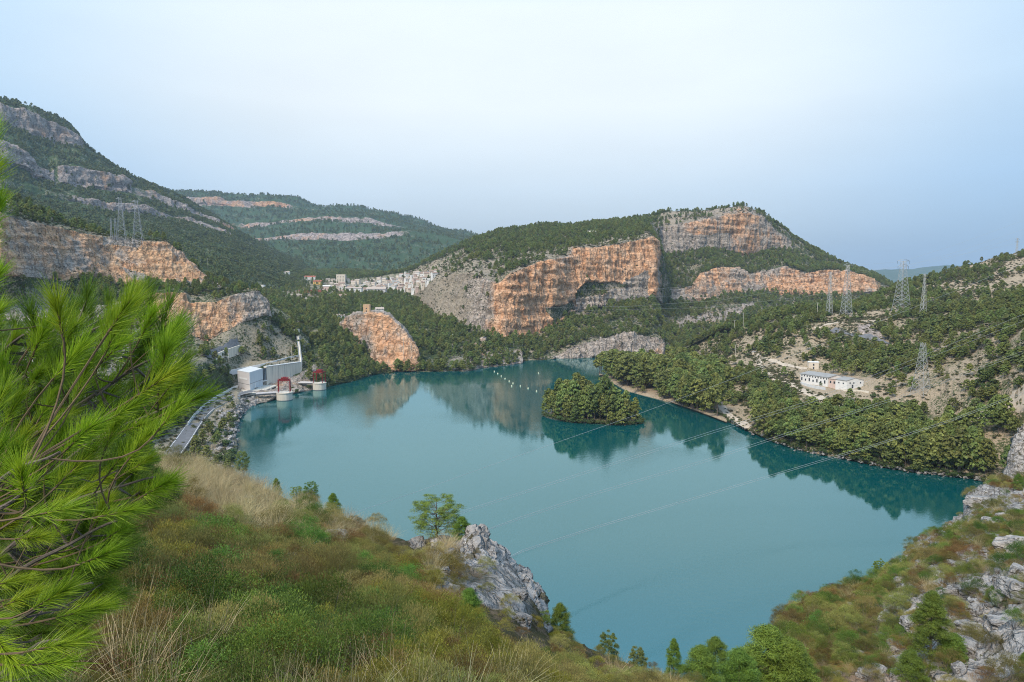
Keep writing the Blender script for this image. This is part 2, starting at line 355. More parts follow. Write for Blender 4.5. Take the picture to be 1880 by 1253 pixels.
# --- B: far tabular mountain
skyB = [(100, 350), (310, 351), (352, 353), (400, 353), (460, 358), (520, 359), (545, 362), (575, 378), (600, 382), (645, 379), (690, 388), (740, 396), (780, 405), (800, 415), (840, 424), (885, 434), (930, 446), (1000, 455)]
loft('hills', [
    ([(100, 560), (1000, 560)], 1900, 6, {'tree': .0}),
    ([(100, 500), (1000, 505)], 2300, 26, {'tree': .9, 'rock': 0}),
    ([(100, 450), (440, 455), (480, 447), (560, 442), (640, 443), (690, 440), (750, 432), (800, 440), (1000, 470)], 3000, 8, {'rock': [(420, .1), (470, .9), (700, .9), (760, .3), (800, 0)], 'orange': .2}),
    ([(100, 440), (440, 446), (480, 440), (560, 432), (640, 431), (690, 431), (750, 426), (800, 436), (1000, 468)], 3050, 14, {'tree': .8}),
    ([(100, 400), (330, 398), (450, 418), (560, 410), (600, 404), (640, 408), (680, 408), (740, 424), (800, 432), (1000, 464)], 3500, 6, {'rock': [(420, .3), (480, .8), (690, .8), (760, .2)], 'orange': .2}),
    ([(100, 396), (330, 394), (450, 412), (560, 404), (600, 397), (640, 399), (680, 400), (740, 420), (800, 430), (1000, 462)], 3530, 12, {'tree': .9}),
    ([(100, 370), (300, 366), (345, 378), (405, 381), (430, 380), (510, 380), (570, 386), (640, 392), (700, 398), (800, 425), (1000, 460)], 4000, 8, {'rock': [(300, .3), (335, 1), (405, 1), (418, .8), (515, .8), (545, .3), (700, .3)], 'orange': .35}),
    ([(100, 360), (300, 358), (340, 362), (405, 362), (415, 371), (510, 371), (570, 381), (640, 386), (700, 394), (800, 420), (1000, 458)], 4030, 5, {'tree': 1.0}),
    (skyB, 4300, 3, {'tree': 1.0}), (shift(skyB, 15), 5000, 1, {})],
    lin(100, 1000, 1.6), M_far, 7, rs=70, ramp_=16, samp=22, jit=2.5)
# --- A: big left mountain with its cliff bands
skyA = [(-400, 110), (-250, 130), (0, 182), (30, 187), (60, 198), (100, 214), (130, 232), (145, 248), (155, 266), (200, 298), (250, 328), (300, 350), (340, 368), (380, 390), (430, 420), (480, 448), (540, 478), (600, 500), (680, 525)]
def bl(*tail): return list(tail) + [(480, tail[-1][1] + 28), (540, tail[-1][1] + 56), (600, tail[-1][1] + 76), (680, tail[-1][1] + 96)]
loft('hills', [
    ([(-400, 640), (200, 600), (400, 600), (680, 600)], [(-400, 700), (380, 860), (680, 1300)], 10, {'tree': 1}),
    ([(-400, 500), (0, 480), (200, 490), (400, 520), (520, 530), (680, 545)], [(-400, 800), (0, 900), (400, 1050), (680, 1700)], 40, {'tree': [(-400, 1), (400, 1.1), (680, 1)], 'dry': 0}),
    (bl((-400, 320), (0, 346), (100, 368), (165, 379), (200, 389), (240, 393), (285, 401), (340, 409), (375, 419), (430, 432)), [(-400, 1250), (0, 1500), (430, 2000), (680, 2500)], 10, {'rock': [(0, .5), (60, .2), (150, .6), (180, 1), (285, 1), (300, .6), (420, .7), (440, 0)], 'orange': .2, 'tree': [(160, .9), (180, 0), (420, 0), (440, .9)]}),
    (bl((-400, 300), (0, 330), (100, 356), (165, 369), (200, 376), (240, 379), (280, 384), (300, 391), (340, 398), (375, 407), (430, 430)), [(-400, 1270), (0, 1520), (430, 2020), (680, 2520)], 14, {'tree': 1.1}),
    (bl((-400, 260), (0, 300), (40, 312), (60, 330), (95, 338), (145, 345), (190, 351), (235, 357), (285, 372), (320, 384), (365, 402), (430, 428)), [(-400, 1400), (0, 1620), (430, 2150), (680, 2650)], 18, {'rock': [(-400, .8), (50, .9), (95, 1), (102, .2), (112, .9), (235, 1), (242, .4), (330, .8), (420, .7), (440, 0)], 'orange': .25, 'tree': [(-400, .3), (360, .2), (440, .8)]}),
    (bl((-400, 230), (0, 262), (40, 278), (60, 298), (90, 318), (105, 305), (140, 306), (185, 319), (225, 321), (240, 345), (285, 356), (330, 375), (365, 388), (430, 424)), [(-400, 1430), (0, 1650), (430, 2180), (680, 2680)], 24, {'tree': 1.1}),
    ([(-400, 190), (0, 224), (40, 240), (60, 250), (100, 263), (150, 270), (165, 281), (200, 306), (250, 335), (300, 357), (340, 375), (380, 396), (430, 424), (480, 452), (540, 482), (600, 504), (680, 529)], [(-400, 1700), (0, 1850), (430, 2350), (680, 2850)], 14, {'rock': [(-400, 1), (140, 1), (158, .3), (165, 0)], 'orange': .1, 'tree': [(150, 0), (165, .9)]}),
    ([(-400, 140), (0, 194), (40, 204), (60, 212), (100, 229), (140, 246), (155, 269), (200, 301), (250, 331), (300, 353), (340, 371), (380, 393), (430, 422), (480, 450), (540, 480), (600, 502), (680, 527)], [(-400, 1720), (0, 1880), (430, 2380), (680, 2880)], 5, {'tree': 1.2}),
    (skyA, [(-400, 1800), (0, 1950), (430, 2450), (680, 2950)], 3, {'tree': 1.0}),
    (shift(skyA, 25), [(-400, 2100), (0, 2250), (430, 2750), (680, 3100)], 1, {})],
    lin(-400, 680, 1.7), M_mid, 11, rs=34, ramp_=13, samp=9, jit=3)
# --- D: the central massif with the ochre cliffs
VEG = 1.0
loft('hills', [
    ([(690, 690), (915, 674), (1215, 656), (1640, 646)], ('z', -6), 2, {}),
    ([(690, 684), (860, 682), (880, 673), (915, 668), (960, 664), (1020, 660), (1100, 657), (1160, 654), (1215, 651), (1240, 649), (1640, 640)], ('z', 0), 14,
     {'rock': [(860, .5), (875, 1), (915, 1), (925, 0), (1010, 0), (1022, 1), (1216, 1), (1224, 0)], 'orange': [(870, .5), (920, .3), (1020, -.05), (1215, -.05)], 'tree': [(925, .9), (1010, .9), (1020, 0), (1216, 0), (1224, 1)], 'jit': 1}),
    ([(690, 670), (860, 650), (880, 628), (890, 622), (905, 648), (915, 660), (960, 655), (1020, 654), (1050, 637), (1100, 626), (1140, 610), (1160, 612), (1180, 617), (1205, 618), (1216, 624), (1222, 640), (1300, 632), (1640, 632)],
     [(690, 1100), (860, 850), (880, 800), (920, 790), (1020, 820), (1215, 890), (1240, 930), (1640, 1100)], 26,
     {'tree': [(860, .2), (900, .5), (920, 1.1), (1215, 1.0), (1640, 1.2)], 'rock': [(690, .6), (900, .5), (915, 0), (1000, 0), (1640, 0)]}),
    ([(690, 600), (765, 590), (800, 600), (860, 625), (905, 640), (925, 636), (937, 631), (965, 620), (1010, 604), (1045, 577), (1100, 567), (1170, 556), (1190, 548), (1198, 540), (1215, 560), (1230, 556), (1290, 556), (1310, 549), (1350, 541), (1400, 538), (1480, 545), (1540, 543), (1600, 540), (1640, 545)],
     [(690, 1500), (740, 1400), (765, 1200), (800, 1000), (860, 880), (905, 860), (925, 860), (1010, 920), (1050, 990), (1184, 1060), (1200, 1065), (1222, 1250), (1300, 1300), (1600, 1400), (1640, 1420)], 62,
     {'rock': [(690, .2), (760, .22), (800, .3), (850, .42), (905, .7), (915, 1), (1198, 1), (1212, .5), (1216, 0), (1226, 0), (1234, 1), (1602, 1), (1612, .4)], 'orange': [(690, -.25), (850, -.15), (905, .25), (918, .78), (1000, .7), (1050, .5), (1100, .78), (1190, .7), (1230, .15), (1300, .42), (1380, .1), (1460, .52), (1600, .55)],
      'tree': [(690, .05), (900, .05), (915, 0), (1205, 0), (1214, 1), (1228, 1), (1234, 0), (1602, 0), (1620, .8)], 'dry': [(690, 1), (900, .6), (1000, 0)], 'jit': 3}),
    ([(690, 560), (740, 540), (780, 520), (830, 505), (870, 500), (905, 518), (912, 526), (930, 508), (960, 492), (1000, 479), (1040, 471), (1051, 457), (1100, 455), (1148, 445), (1199, 436), (1216, 466), (1222, 500), (1232, 533), (1270, 528), (1285, 503), (1320, 492), (1355, 490), (1375, 505), (1400, 500), (1440, 490), (1480, 500), (1520, 495), (1560, 500), (1600, 512), (1640, 530)],
     [(690, 1550), (740, 1450), (765, 1300), (800, 1120), (860, 960), (905, 895), (925, 885), (1010, 950), (1050, 1020), (1199, 1095), (1216, 1130), (1230, 1270), (1300, 1330), (1600, 1430), (1640, 1450)], 26,
     {'tree': [(690, .05), (860, .15), (900, .3), (1195, .35), (1215, 1.3), (1600, 1.2)], 'rock': [(690, .35), (860, .3), (960, .3), (1190, .3), (1210, 0), (1280, .0), (1640, 0)], 'dry': [(690, 1), (880, .5), (1200, .6), (1215, 0)], 'jit': 2}),
    ([(690, 530), (740, 512), (780, 500), (830, 484), (870, 474), (912, 478), (960, 470), (1000, 462), (1050, 447), (1100, 444), (1150, 434), (1190, 425), (1205, 440), (1216, 472), (1260, 464), (1300, 458), (1345, 466), (1380, 473), (1410, 458), (1460, 462), (1475, 470), (1500, 485), (1560, 496), (1600, 509), (1640, 528)],
     [(690, 1600), (800, 1300), (912, 1100), (1000, 1100), (1190, 1250), (1216, 1450), (1460, 1550), (1640, 1550)], 34,
     {'rock': [(690, .3), (830, .3), (870, 0), (1190, .1), (1214, .7), (1222, 1), (1415, 1), (1440, .7), (1465, .3), (1475, 0)], 'orange': [(1200, .05), (1260, .25), (1300, .42), (1380, .42), (1420, .1)], 'tree': [(690, .05), (850, .2), (880, 1.3), (1190, 1.3), (1214, .2), (1225, 0), (1400, 0), (1425, .25), (1465, .5), (1475, 1.2)], 'dry': [(690, .8), (850, .4), (880, 0)], 'jit': 2.5}),
    ([(690, 522), (740, 505), (780, 487), (830, 468), (870, 455), (912, 450), (960, 442), (1000, 435), (1050, 427), (1100, 422), (1150, 416), (1190, 411), (1205, 414), (1222, 418), (1260, 411), (1300, 402), (1340, 394), (1369, 391), (1400, 397), (1415, 415), (1455, 445), (1500, 470), (1560, 493), (1600, 507), (1640, 526)],
     [(690, 1650), (800, 1400), (912, 1250), (1190, 1400), (1216, 1480), (1369, 1500), (1460, 1570), (1640, 1600)], 10,
     {'tree': [(690, .05), (850, .3), (880, 1.2), (1190, 1.1), (1210, .35), (1380, .1), (1410, .6), (1480, 1.2)], 'rock': [(690, .3), (850, .2), (880, 0), (1200, .3), (1370, .5), (1400, .5), (1450, .1)], 'dry': [(1190, 0), (1210, .7), (1400, .7), (1430, 0)]}),
    ([(690, 520), (745, 500), (790, 479), (830, 458), (868, 442), (882, 437), (940, 422), (1000, 415), (1060, 416), (1100, 410), (1150, 406), (1185, 402), (1205, 394), (1230, 389), (1290, 387), (1335, 382), (1362, 377), (1380, 381), (1400, 391), (1420, 408), (1455, 436), (1500, 463), (1550, 488), (1600, 505), (1640, 524)],
     [(690, 1700), (882, 1500), (1190, 1620), (1362, 1540), (1460, 1620), (1640, 1680)], 3, {'tree': [(690, 0), (880, 1), (1190, .8), (1370, .2), (1420, 1)]}),
    ([(690, 530), (745, 512), (882, 450), (1190, 415), (1362, 395), (1640, 540)], [(690, 1900), (1640, 1900)], 1, {})],
    [lin(690, 900, 1.1), lin(900, 1240, .8), lin(1240, 1640, 1.0)], M_cliff, 23, rs=15, ramp_=6.5, samp=4.5, jit=2,
    polys=[('rock', .15, [(1045, 540), (1075, 520), (1130, 517), (1150, 522), (1105, 540), (1050, 552)]), ('tree', .7, [(1045, 540), (1075, 520), (1130, 517), (1150, 522), (1105, 540), (1050, 552)]),
           ('rock', .75, [(1235, 595), (1310, 570), (1385, 557), (1388, 565), (1320, 595), (1250, 602)]), ('tree', .05, [(1235, 595), (1310, 570), (1385, 557), (1388, 565), (1320, 595), (1250, 602)]),
           ('rock', .2, [(1005, 565), (1045, 550), (1050, 570), (1015, 598)]), ('tree', .5, [(1010, 565), (1040, 555), (1048, 572), (1030, 590)]),
           ('orange', -.1, [(1050, 545), (1190, 500), (1190, 560), (1050, 585)]), ('orange', -.1, [(1215, 440), (1340, 428), (1340, 470), (1215, 475)])])
# --- I: the valley below the village
loft('hills', [
    ([(380, 750), (545, 728), (690, 694), (860, 688), (960, 674)], ('z', -6), 2, {}),
    ([(380, 735), (545, 722), (600, 712), (640, 702), (690, 688), (765, 683), (860, 682), (880, 676), (960, 668)], ('z', 0), 10, {'tree': [(380, 0), (560, .6), (600, 1.3), (690, 1.1), (705, .1), (760, .3), (775, 1.2), (960, 1)], 'rock': [(540, 1), (600, .3), (690, 0), (765, 0), (800, .4), (870, .5), (890, .6)]}),
    ([(380, 700), (545, 690), (600, 655), (640, 652), (690, 677), (765, 678), (800, 668), (860, 650), (915, 640), (960, 640)],
     [(380, 620), (545, 590), (600, 650), (640, 690), (690, 702), (765, 712), (800, 745), (860, 770), (960, 800)], 20, {'tree': [(380, .5), (600, 1.3), (800, 1.3), (960, .8)], 'rock': [(380, 0), (780, 0), (820, .4), (900, .4)]}),
    ([(380, 620), (520, 600), (560, 612), (600, 600), (640, 606), (690, 600), (765, 605), (860, 600), (960, 620)],
     [(380, 760), (520, 740), (600, 790), (640, 800), (690, 850), (860, 900), (960, 900)], 26, {'tree': [(380, 1.2), (850, 1.2), (880, .5)]}),
    ([(380, 560), (480, 550), (545, 553), (640, 548), (740, 560), (860, 585), (960, 600)], [(380, 1000), (545, 1080), (740, 1150), (960, 1100)], 22, {'tree': [(380, .8), (520, .35), (640, .3), (680, 1.0), (760, .9), (850, .5)], 'dry': [(380, 0), (500, 1), (640, 1), (700, 0)]}),
    ([(380, 535), (545, 532), (700, 535), (760, 545), (860, 560), (960, 580)], [(380, 1300), (545, 1350), (700, 1420), (760, 1350), (960, 1300)], 18, {'tree': [(380, 1), (500, .6), (560, .2), (640, .1), (790, .0), (810, 0)], 'dry': [(380, 0), (500, .6), (800, .8)]}),
    ([(380, 515), (545, 511), (640, 512), (700, 508), (750, 499), (790, 499), (810, 508), (960, 540)], [(380, 1700), (545, 1720), (700, 1560), (790, 1480), (960, 1600)], 14, {'tree': .9}),
    ([(380, 505), (545, 500), (640, 498), (700, 503), (750, 508), (960, 550)], [(380, 2100), (640, 2200), (960, 1900)], 1, {})],
    lin(380, 960, 1.3), M_left, 31, rs=14, ramp_=4, samp=3.0, jit=2)
# --- H: the ochre knob standing in the water
loft('hills', [
    ([(604, 700), (700, 690), (775, 690)], ('z', -6), 2, {'rock': 1}),
    ([(604, 660), (640, 676), (690, 688), (700, 683), (765, 682), (768, 683), (775, 684)], [(604, 780), (640, 755), (690, 712), (700, 702), (768, 702), (775, 720)], 60, {'rock': 1, 'orange': [(610, .2), (640, .35), (680, .4), (700, .62), (740, .5), (770, .4)]}),
    ([(604, 640), (612, 612), (622, 596), (636, 583), (650, 578), (690, 577), (712, 584), (735, 600), (752, 620), (763, 640), (768, 662), (775, 684)], [(604, 800), (650, 760), (700, 745), (750, 730), (768, 716), (775, 730)], 10, {'rock': .8, 'orange': .1, 'tree': .15}),
    ([(604, 645), (622, 598), (650, 574), (690, 572), (712, 580), (740, 600), (765, 640), (775, 686)], [(604, 850), (690, 840), (775, 780)], 1, {})],
    lin(604, 775, .7), M_cliff, 37, rs=11, ramp_=3.6, samp=1, jit=1.5)
# --- G: left bank with the quarried cliffs, the road bench and the plant platform
shG = [(-250, 1300), (300, 980), (415, 880), (428, 850), (433, 800), (438, 767), (455, 747), (500, 737), (520, 729), (545, 723), (575, 716), (600, 712)]
loft('hills', [
    (shift(shG, 8), ('z', -6), 2, {'jit': 0}),
    (shG, ('z', 0), 9, {'rock': [(300, .2), (400, .35), (460, .4), (480, .5), (600, .8)], 'orange': -.3, 'dry': 1, 'jit': 0}),
    ([(-250, 1100), (280, 850), (312, 815), (350, 795), (370, 770), (392, 750), (415, 738), (440, 730), (470, 726), (500, 722), (545, 706), (575, 706), (600, 700)], ('z', [(-250, 7), (436, 7), (450, 3.2), (600, 3.2)]), 8, {'rock': [(300, 0), (430, 0), (440, .5), (600, .8)], 'jit': 0, 'dry': 1}),
    ([(0, 0)], ('yz', [(-250, 170), (280, 348), (312, 383), (344, 404), (356, 427), (378, 482), (400, 510), (425, 545), (437, 575), (490, 588), (554, 609), (575, 640), (600, 665)], [(-250, 7), (434, 7), (440, 3.4), (560, 3.4), (575, 9), (600, 10)]), 6, {'tree': [(-250, 1.4), (410, 1.4), (430, 0), (555, 0), (565, .8)], 'rock': [(430, 0), (440, .3), (560, .3)]}),
    ([(0, 0)], ('yz', [(-250, 240), (200, 330), (330, 470), (380, 505), (415, 560), (437, 579), (490, 592), (554, 613), (575, 645), (600, 670)], [(-250, 40), (330, 36), (380, 33), (415, 19), (437, 16), (490, 20.3), (560, 20.3), (600, 24)]), 10, {'tree': [(-250, 1), (380, .8), (420, .1), (560, 0), (570, 1)], 'dry': 1}),
    ([(0, 0)], ('yz', [(-250, 260), (200, 350), (330, 490), (380, 540), (415, 575), (437, 600), (490, 620), (554, 640), (575, 665), (600, 690)], [(-250, 42), (330, 37), (380, 34), (415, 23), (437, 20), (490, 21), (560, 21), (600, 25)]), 20, {'tree': [(-250, .5), (380, .1), (440, .3), (470, 1.1), (600, 1.2)], 'rock': [(-250, .8), (250, .6), (340, .3), (440, .3), (460, 0)], 'orange': [(-250, -.3), (330, .1), (440, .2)], 'dry': .7}),
    ([(-250, 600), (200, 600), (300, 610), (330, 612), (350, 624), (380, 628), (420, 605), (440, 592), (490, 578), (500, 600), (540, 612), (600, 625)], [(-250, 450), (200, 560), (330, 590), (420, 610), (490, 640), (600, 700)], 30, {'rock': [(-250, .9), (200, .9), (300, 1), (490, 1), (497, 0)], 'orange': [(-250, -.3), (200, -.2), (290, .55), (430, .45), (470, .05)], 'tree': [(495, 0), (505, 1)], 'jit': 1.5}),
    ([(-250, 565), (200, 560), (260, 548), (290, 541), (310, 538), (335, 540), (350, 558), (400, 553), (432, 541), (470, 536), (488, 555), (496, 590), (540, 605), (600, 620)], [(-250, 480), (200, 580), (300, 600), (420, 625), (490, 655), (600, 710)], 16, {'tree': [(-250, 1.0), (320, 1.1), (390, .5), (480, .3), (600, 1)], 'dry': .3}),
    ([(-250, 490), (0, 505), (60, 508), (110, 515), (165, 508), (210, 520), (265, 524), (300, 528), (340, 521), (385, 522), (430, 534), (470, 533), (490, 556), (500, 592), (600, 618)], [(-250, 480), (0, 520), (200, 620), (340, 660), (385, 670), (490, 680), (600, 720)], 46, {'rock': [(-250, 1), (375, 1), (390, .6), (480, .5), (495, 0)], 'orange': [(-250, .35), (0, .45), (100, .25), (190, .5), (300, .4), (380, .25)], 'tree': [(390, 0), (420, .2), (490, .8)], 'jit': 2}),
    ([(-250, 360), (0, 390), (25, 398), (60, 408), (120, 420), (160, 430), (190, 434), (260, 442), (305, 444), (320, 456), (345, 476), (365, 496), (382, 515), (430, 532), (470, 531), (490, 554), (500, 590), (600, 614)], [(-250, 500), (0, 540), (200, 650), (340, 690), (385, 690), (490, 700), (600, 730)], 10, {'tree': [(-250, .9), (160, .6), (200, .25), (310, .15), (390, .5), (600, 1)], 'rock': [(-250, .2), (200, .2), (400, 0)], 'dry': .6}),
    ([(-250, 335), (0, 362), (40, 370), (70, 386), (130, 412), (190, 430), (260, 440), (305, 442), (320, 455), (345, 476), (382, 516), (430, 531), (470, 531), (490, 554), (600, 613)], [(-250, 560), (0, 600), (200, 700), (340, 740), (490, 740), (600, 760)], 4, {'tree': [(-250, .8), (150, .5), (250, 0)]}),
    ([(-250, 420), (0, 440), (200, 470), (340, 500), (490, 560), (600, 620)], [(-250, 700), (600, 850)], 1, {})],
    [lin(-250, 0, 4), lin(0, 290, 1.6), lin(290, 600, 0.8)], M_left, 43, rs=10, ramp_=3.2, samp=1.3, jit=2, sink=[(-250, 0), (552, 0), (566, -6), (580, -30), (600, -70)],
    polys=[('orange', .55, [(175, 455), (300, 462), (340, 478), (375, 515), (200, 520), (165, 480)]), ('orange', -.3, [(190, 434), (255, 440), (255, 452), (190, 450)]), ('orange', -.25, [(225, 488), (260, 500), (290, 520), (240, 515)])])
# --- F: right hillside
shF = [(1238, 668), (1258, 671), (1264, 690), (1285, 722), (1305, 758), (1330, 772), (1375, 793), (1420, 812), (1460, 825), (1510, 836), (1560, 845), (1620, 858), (1680, 868), (1740, 874), (1800, 882), (1880, 900), (2200, 970)]
skyF = [(1238, 646), (1275, 630), (1320, 605), (1370, 593), (1430, 573), (1500, 563), (1560, 561), (1590, 552), (1605, 544), (1640, 529), (1665, 520), (1700, 512), (1740, 500), (1790, 484), (1840, 470), (1880, 461), (2200, 390)]
loft('hills', [
    (shift(shF, 8), ('z', -6), 2, {'jit': 0}),
    (shF, ('z', 0), 5, {'rock': [(1238, 1), (1270, 1), (1290, 0), (1370, .3), (1420, 0), (1700, 0), (1740, .4), (1800, 0)], 'orange': [(1238, .3), (1280, .1), (1300, -.2)], 'jit': .6, 'tree': [(1390, 0), (1410, 1.6), (1880, 1.6)]}),
    (shift([(1238, 666), (1258, 668), (1264, 684), (1285, 714), (1305, 748), (1330, 764), (1375, 784), (1420, 803), (1460, 816), (1510, 827), (1560, 836), (1620, 849), (1680, 859), (1740, 866), (1800, 873), (1880, 890), (2200, 955)], 0), ('z', 2.5), 12, {'rock': [(1238, 1), (1262, 1), (1275, .2), (1300, 0)], 'orange': .3, 'tree': [(1270, .3), (1375, .3), (1400, 1.5), (1880, 1.5)], 'dry': [(1300, 1), (1390, .6), (1400, 0)], 'jit': 0}),
    ([(1238, 655), (1262, 643), (1290, 665), (1330, 715), (1380, 748), (1450, 768), (1530, 792), (1600, 802), (1700, 815), (1800, 835), (1900, 850), (2200, 900)], ('z', [(1238, 6), (1262, 12), (1290, 9), (1400, 7), (1530, 7), (1880, 8), (2200, 10)]), 16, {'tree': [(1262, .2), (1330, .5), (1400, .9), (1650, 1.0), (2200, 1)], 'dry': [(1262, .8), (1380, .7), (1450, .2), (1800, .2)], 'rock': [(1262, .3), (1300, 0)], 'jit': 2}),
    ([(1238, 650), (1265, 637), (1300, 650), (1350, 680), (1400, 690), (1450, 702), (1530, 728), (1600, 730), (1690, 742), (1800, 770), (1900, 780), (2200, 800)], ('z', [(1238, 8), (1265, 15), (1300, 18), (1350, 18), (1400, 20), (1450, 19), (1530, 17), (1600, 18), (1690, 18), (1900, 22), (2200, 30)]), 14, {'tree': [(1265, .2), (1330, .35), (1420, .12), (1600, .12), (1640, .5), (1800, .9)], 'dry': [(1265, .8), (1400, .7), (1600, 1), (1700, .7), (1800, .1)], 'jit': 1.5}),
    ([(1238, 648), (1268, 634), (1300, 626), (1350, 642), (1400, 662), (1450, 677), (1530, 682), (1600, 695), (1690, 702), (1800, 700), (1900, 690), (2200, 680)], ('z', [(1238, 9), (1268, 17), (1300, 28), (1350, 27), (1400, 25), (1450, 23), (1530, 22), (1600, 24), (1690, 28), (1800, 36), (1900, 45), (2200, 60)]), 26, {'tree': [(1270, .3), (1350, .35), (1450, .5), (1520, 1.0), (1700, .8), (1900, .9)], 'dry': [(1270, .8), (1500, .6), (1530, .1), (1650, .5), (2200, .4)], 'jit': 2}),
    ([(1238, 647), (1272, 632), (1310, 613), (1370, 602), (1450, 601), (1510, 600), (1560, 600), (1640, 600), (1750, 610), (1900, 600), (2200, 580)], ('z', [(1238, 9), (1272, 18), (1310, 34), (1370, 44), (1450, 49), (1510, 51), (1560, 52), (1640, 52), (1750, 54), (1900, 65), (2200, 90)]), 20, {'tree': [(1272, .4), (1320, .7), (1500, .8), (1530, .12), (1620, .15), (1660, .8), (2200, 1)], 'rock': [(1540, 0), (1570, .35), (1620, .35), (1640, 0)], 'dry': [(1310, .3), (1500, .3), (1530, .9), (1620, .9), (1660, .2)], 'orange': .1, 'jit': 2}),
    ([(1238, 646), (1275, 631), (1320, 608), (1370, 597), (1430, 584), (1500, 578), (1560, 574), (1640, 573), (1750, 560), (1900, 525), (2200, 480)], [(1238, 800), (1275, 760), (1320, 720), (1430, 680), (1560, 660), (1640, 640), (1750, 650), (2200, 640)], 22, {'tree': [(1275, .6), (1430, .9), (1600, .9), (1640, .6), (1750, .4), (2200, .5)], 'dry': [(1500, 0), (1640, .5), (1700, 1), (2200, 1)], 'rock': [(1600, 0), (1660, .25), (2200, .25)], 'jit': 3}),
    (skyF, [(1238, 820), (1320, 760), (1430, 760), (1560, 800), (1640, 850), (2200, 850)], 3, {'tree': .1, 'dry': 1}),
    (shift(skyF, 25), [(1238, 950), (2200, 1000)], 1, {})],
    [lin(1238, 1900, 1.1), lin(1900, 2200, 4)], M_right, 53, rs=9, ramp_=2.0, samp=2.4, jit=2,
    polys=[('rock', .8, [(1570, 598), (1600, 598), (1625, 620), (1622, 628), (1580, 615)]), ('tree', 0, [(1560, 590), (1600, 595), (1632, 632), (1500, 612), (1495, 600)]),
           ('tree', 0, [(1455, 685), (1500, 660), (1600, 690), (1620, 715), (1560, 735), (1480, 718)]), ('tree', 0, [(1360, 650), (1480, 665), (1480, 690), (1400, 690), (1360, 672)]),
           ('rock', .0, [(1455, 685), (1500, 660), (1600, 690), (1620, 715), (1560, 735), (1480, 718)])])
# --- P: the wooded spit
shP = [(1100, 690), (1125, 704), (1150, 718), (1175, 725), (1210, 734), (1240, 743), (1270, 753), (1300, 764), (1335, 777)]
bkP = [(1100, 689), (1125, 690), (1150, 689), (1200, 688), (1250, 690), (1300, 705), (1335, 725)]
loft('hills', [(shift(shP, 7), ('z', -6), 2, {'jit': 0}), (shP, ('z', 0), 3, {'jit': 0, 'dry': 1, 'tree': [(1225, 0), (1240, 1.5)]}),
    ([(a, b - (5 if a < 1220 else 1.5)) for a, b in shP], ('z', 1.3), 12, {'tree': [(1100, 1.0), (1145, 1), (1152, .25), (1205, .4), (1235, 1.5), (1300, 1.5), (1320, .6)], 'dry': 1, 'jit': 0}),
    (bkP, ('z', 2.0), 3, {'jit': 0, 'dry': 1}), (shift(bkP, -1), ('z', -6), 1, {'jit': 0})],
    lin(1100, 1335, 1.5), M_right, 59, rs=9, ramp_=1, samp=.5, jit=0)
# --- island
ic = np.array([51.0, 452.0]); ia = math.radians(-37); nu, nv = 60, 14
V = []; 
for j in range(nv + 1):
    r = j / nv
    for i in range(nu):
        a = 2 * PI * i / nu; w = 1 + .09 * math.sin(3 * a + 1) + .05 * math.sin(7 * a)
        x = 34 * w * r * 1.0 * math.cos(a); y = 19 * w * r * 1.0 * math.sin(a)
        V.append((ic[0] + x * math.cos(ia) - y * math.sin(ia), ic[1] + x * math.sin(ia) + y * math.cos(ia), 2.6 * (1 - r ** 4) - 1.6 * r ** 6 + .25 * math.sin(a * 5 + r * 7) * (1 - r)))
Fc = [(j * nu + i, j * nu + (i + 1) % nu, (j + 1) * nu + (i + 1) % nu, (j + 1) * nu + i) for j in range(nv) for i in range(nu)]
isl = link(bpy.data.objects.new('island', mesh_np('island', V, np.array(Fc), M_right, True))); tag(isl, kind='structure')
# --- K: rocky slope lower right
skyK = [(1380, 1165), (1430, 1142), (1480, 1112), (1530, 1092), (1590, 1076), (1650, 1050), (1680, 1020), (1720, 975), (1760, 955), (1781, 936), (1786, 908), (1810, 893), (1850, 887), (1880, 880), (2300, 810)]
YK = [(1380, 72), (1430, 75), (1590, 95), (1680, 105), (1760, 120), (1785, 130), (1850, 145), (2300, 150)]
loft('hills', [
    ([(1380, 1500), (2300, 1500)], [(1380, 27), (2300, 22)], 14, {'rock': .2}),
    ([(1380, 1300), (1500, 1280), (1700, 1260), (1880, 1240), (2300, 1200)], [(1380, 42), (1700, 45), (1880, 40), (2300, 36)], 60, {'rock': [(1380, .1), (1560, .25), (1700, .62), (1800, .75), (2300, .7)], 'dry': .8, 'orange': 0}),
    ([(1380, 1200), (1430, 1175), (1500, 1160), (1600, 1130), (1700, 1095), (1880, 1050), (2300, 1000)], [(1380, 62), (1600, 68), (1880, 62), (2300, 55)], 70, {'rock': [(1380, .1), (1560, .35), (1660, .66), (1880, .6), (2300, .5)], 'dry': .8}),
    (skyK, YK, 6, {'rock': .6}),
    (skyK, [(p, y + 12) for p, y in YK], 14, {'rock': 1, 'dz': -22, 'jit': 1}),
    (skyK, [(p, y + 18) for p, y in YK], 1, {'rock': 1, 'dz': -62, 'jit': 0})],
    [lin(1380, 1900, 1.6), lin(1900, 2300, 6)], M_crag, 61, rs=3.2, ramp_=1.5, samp=.7, jit=5, jf=.02, sink=[(1380, -14), (1430, 0), (2300, 0)])
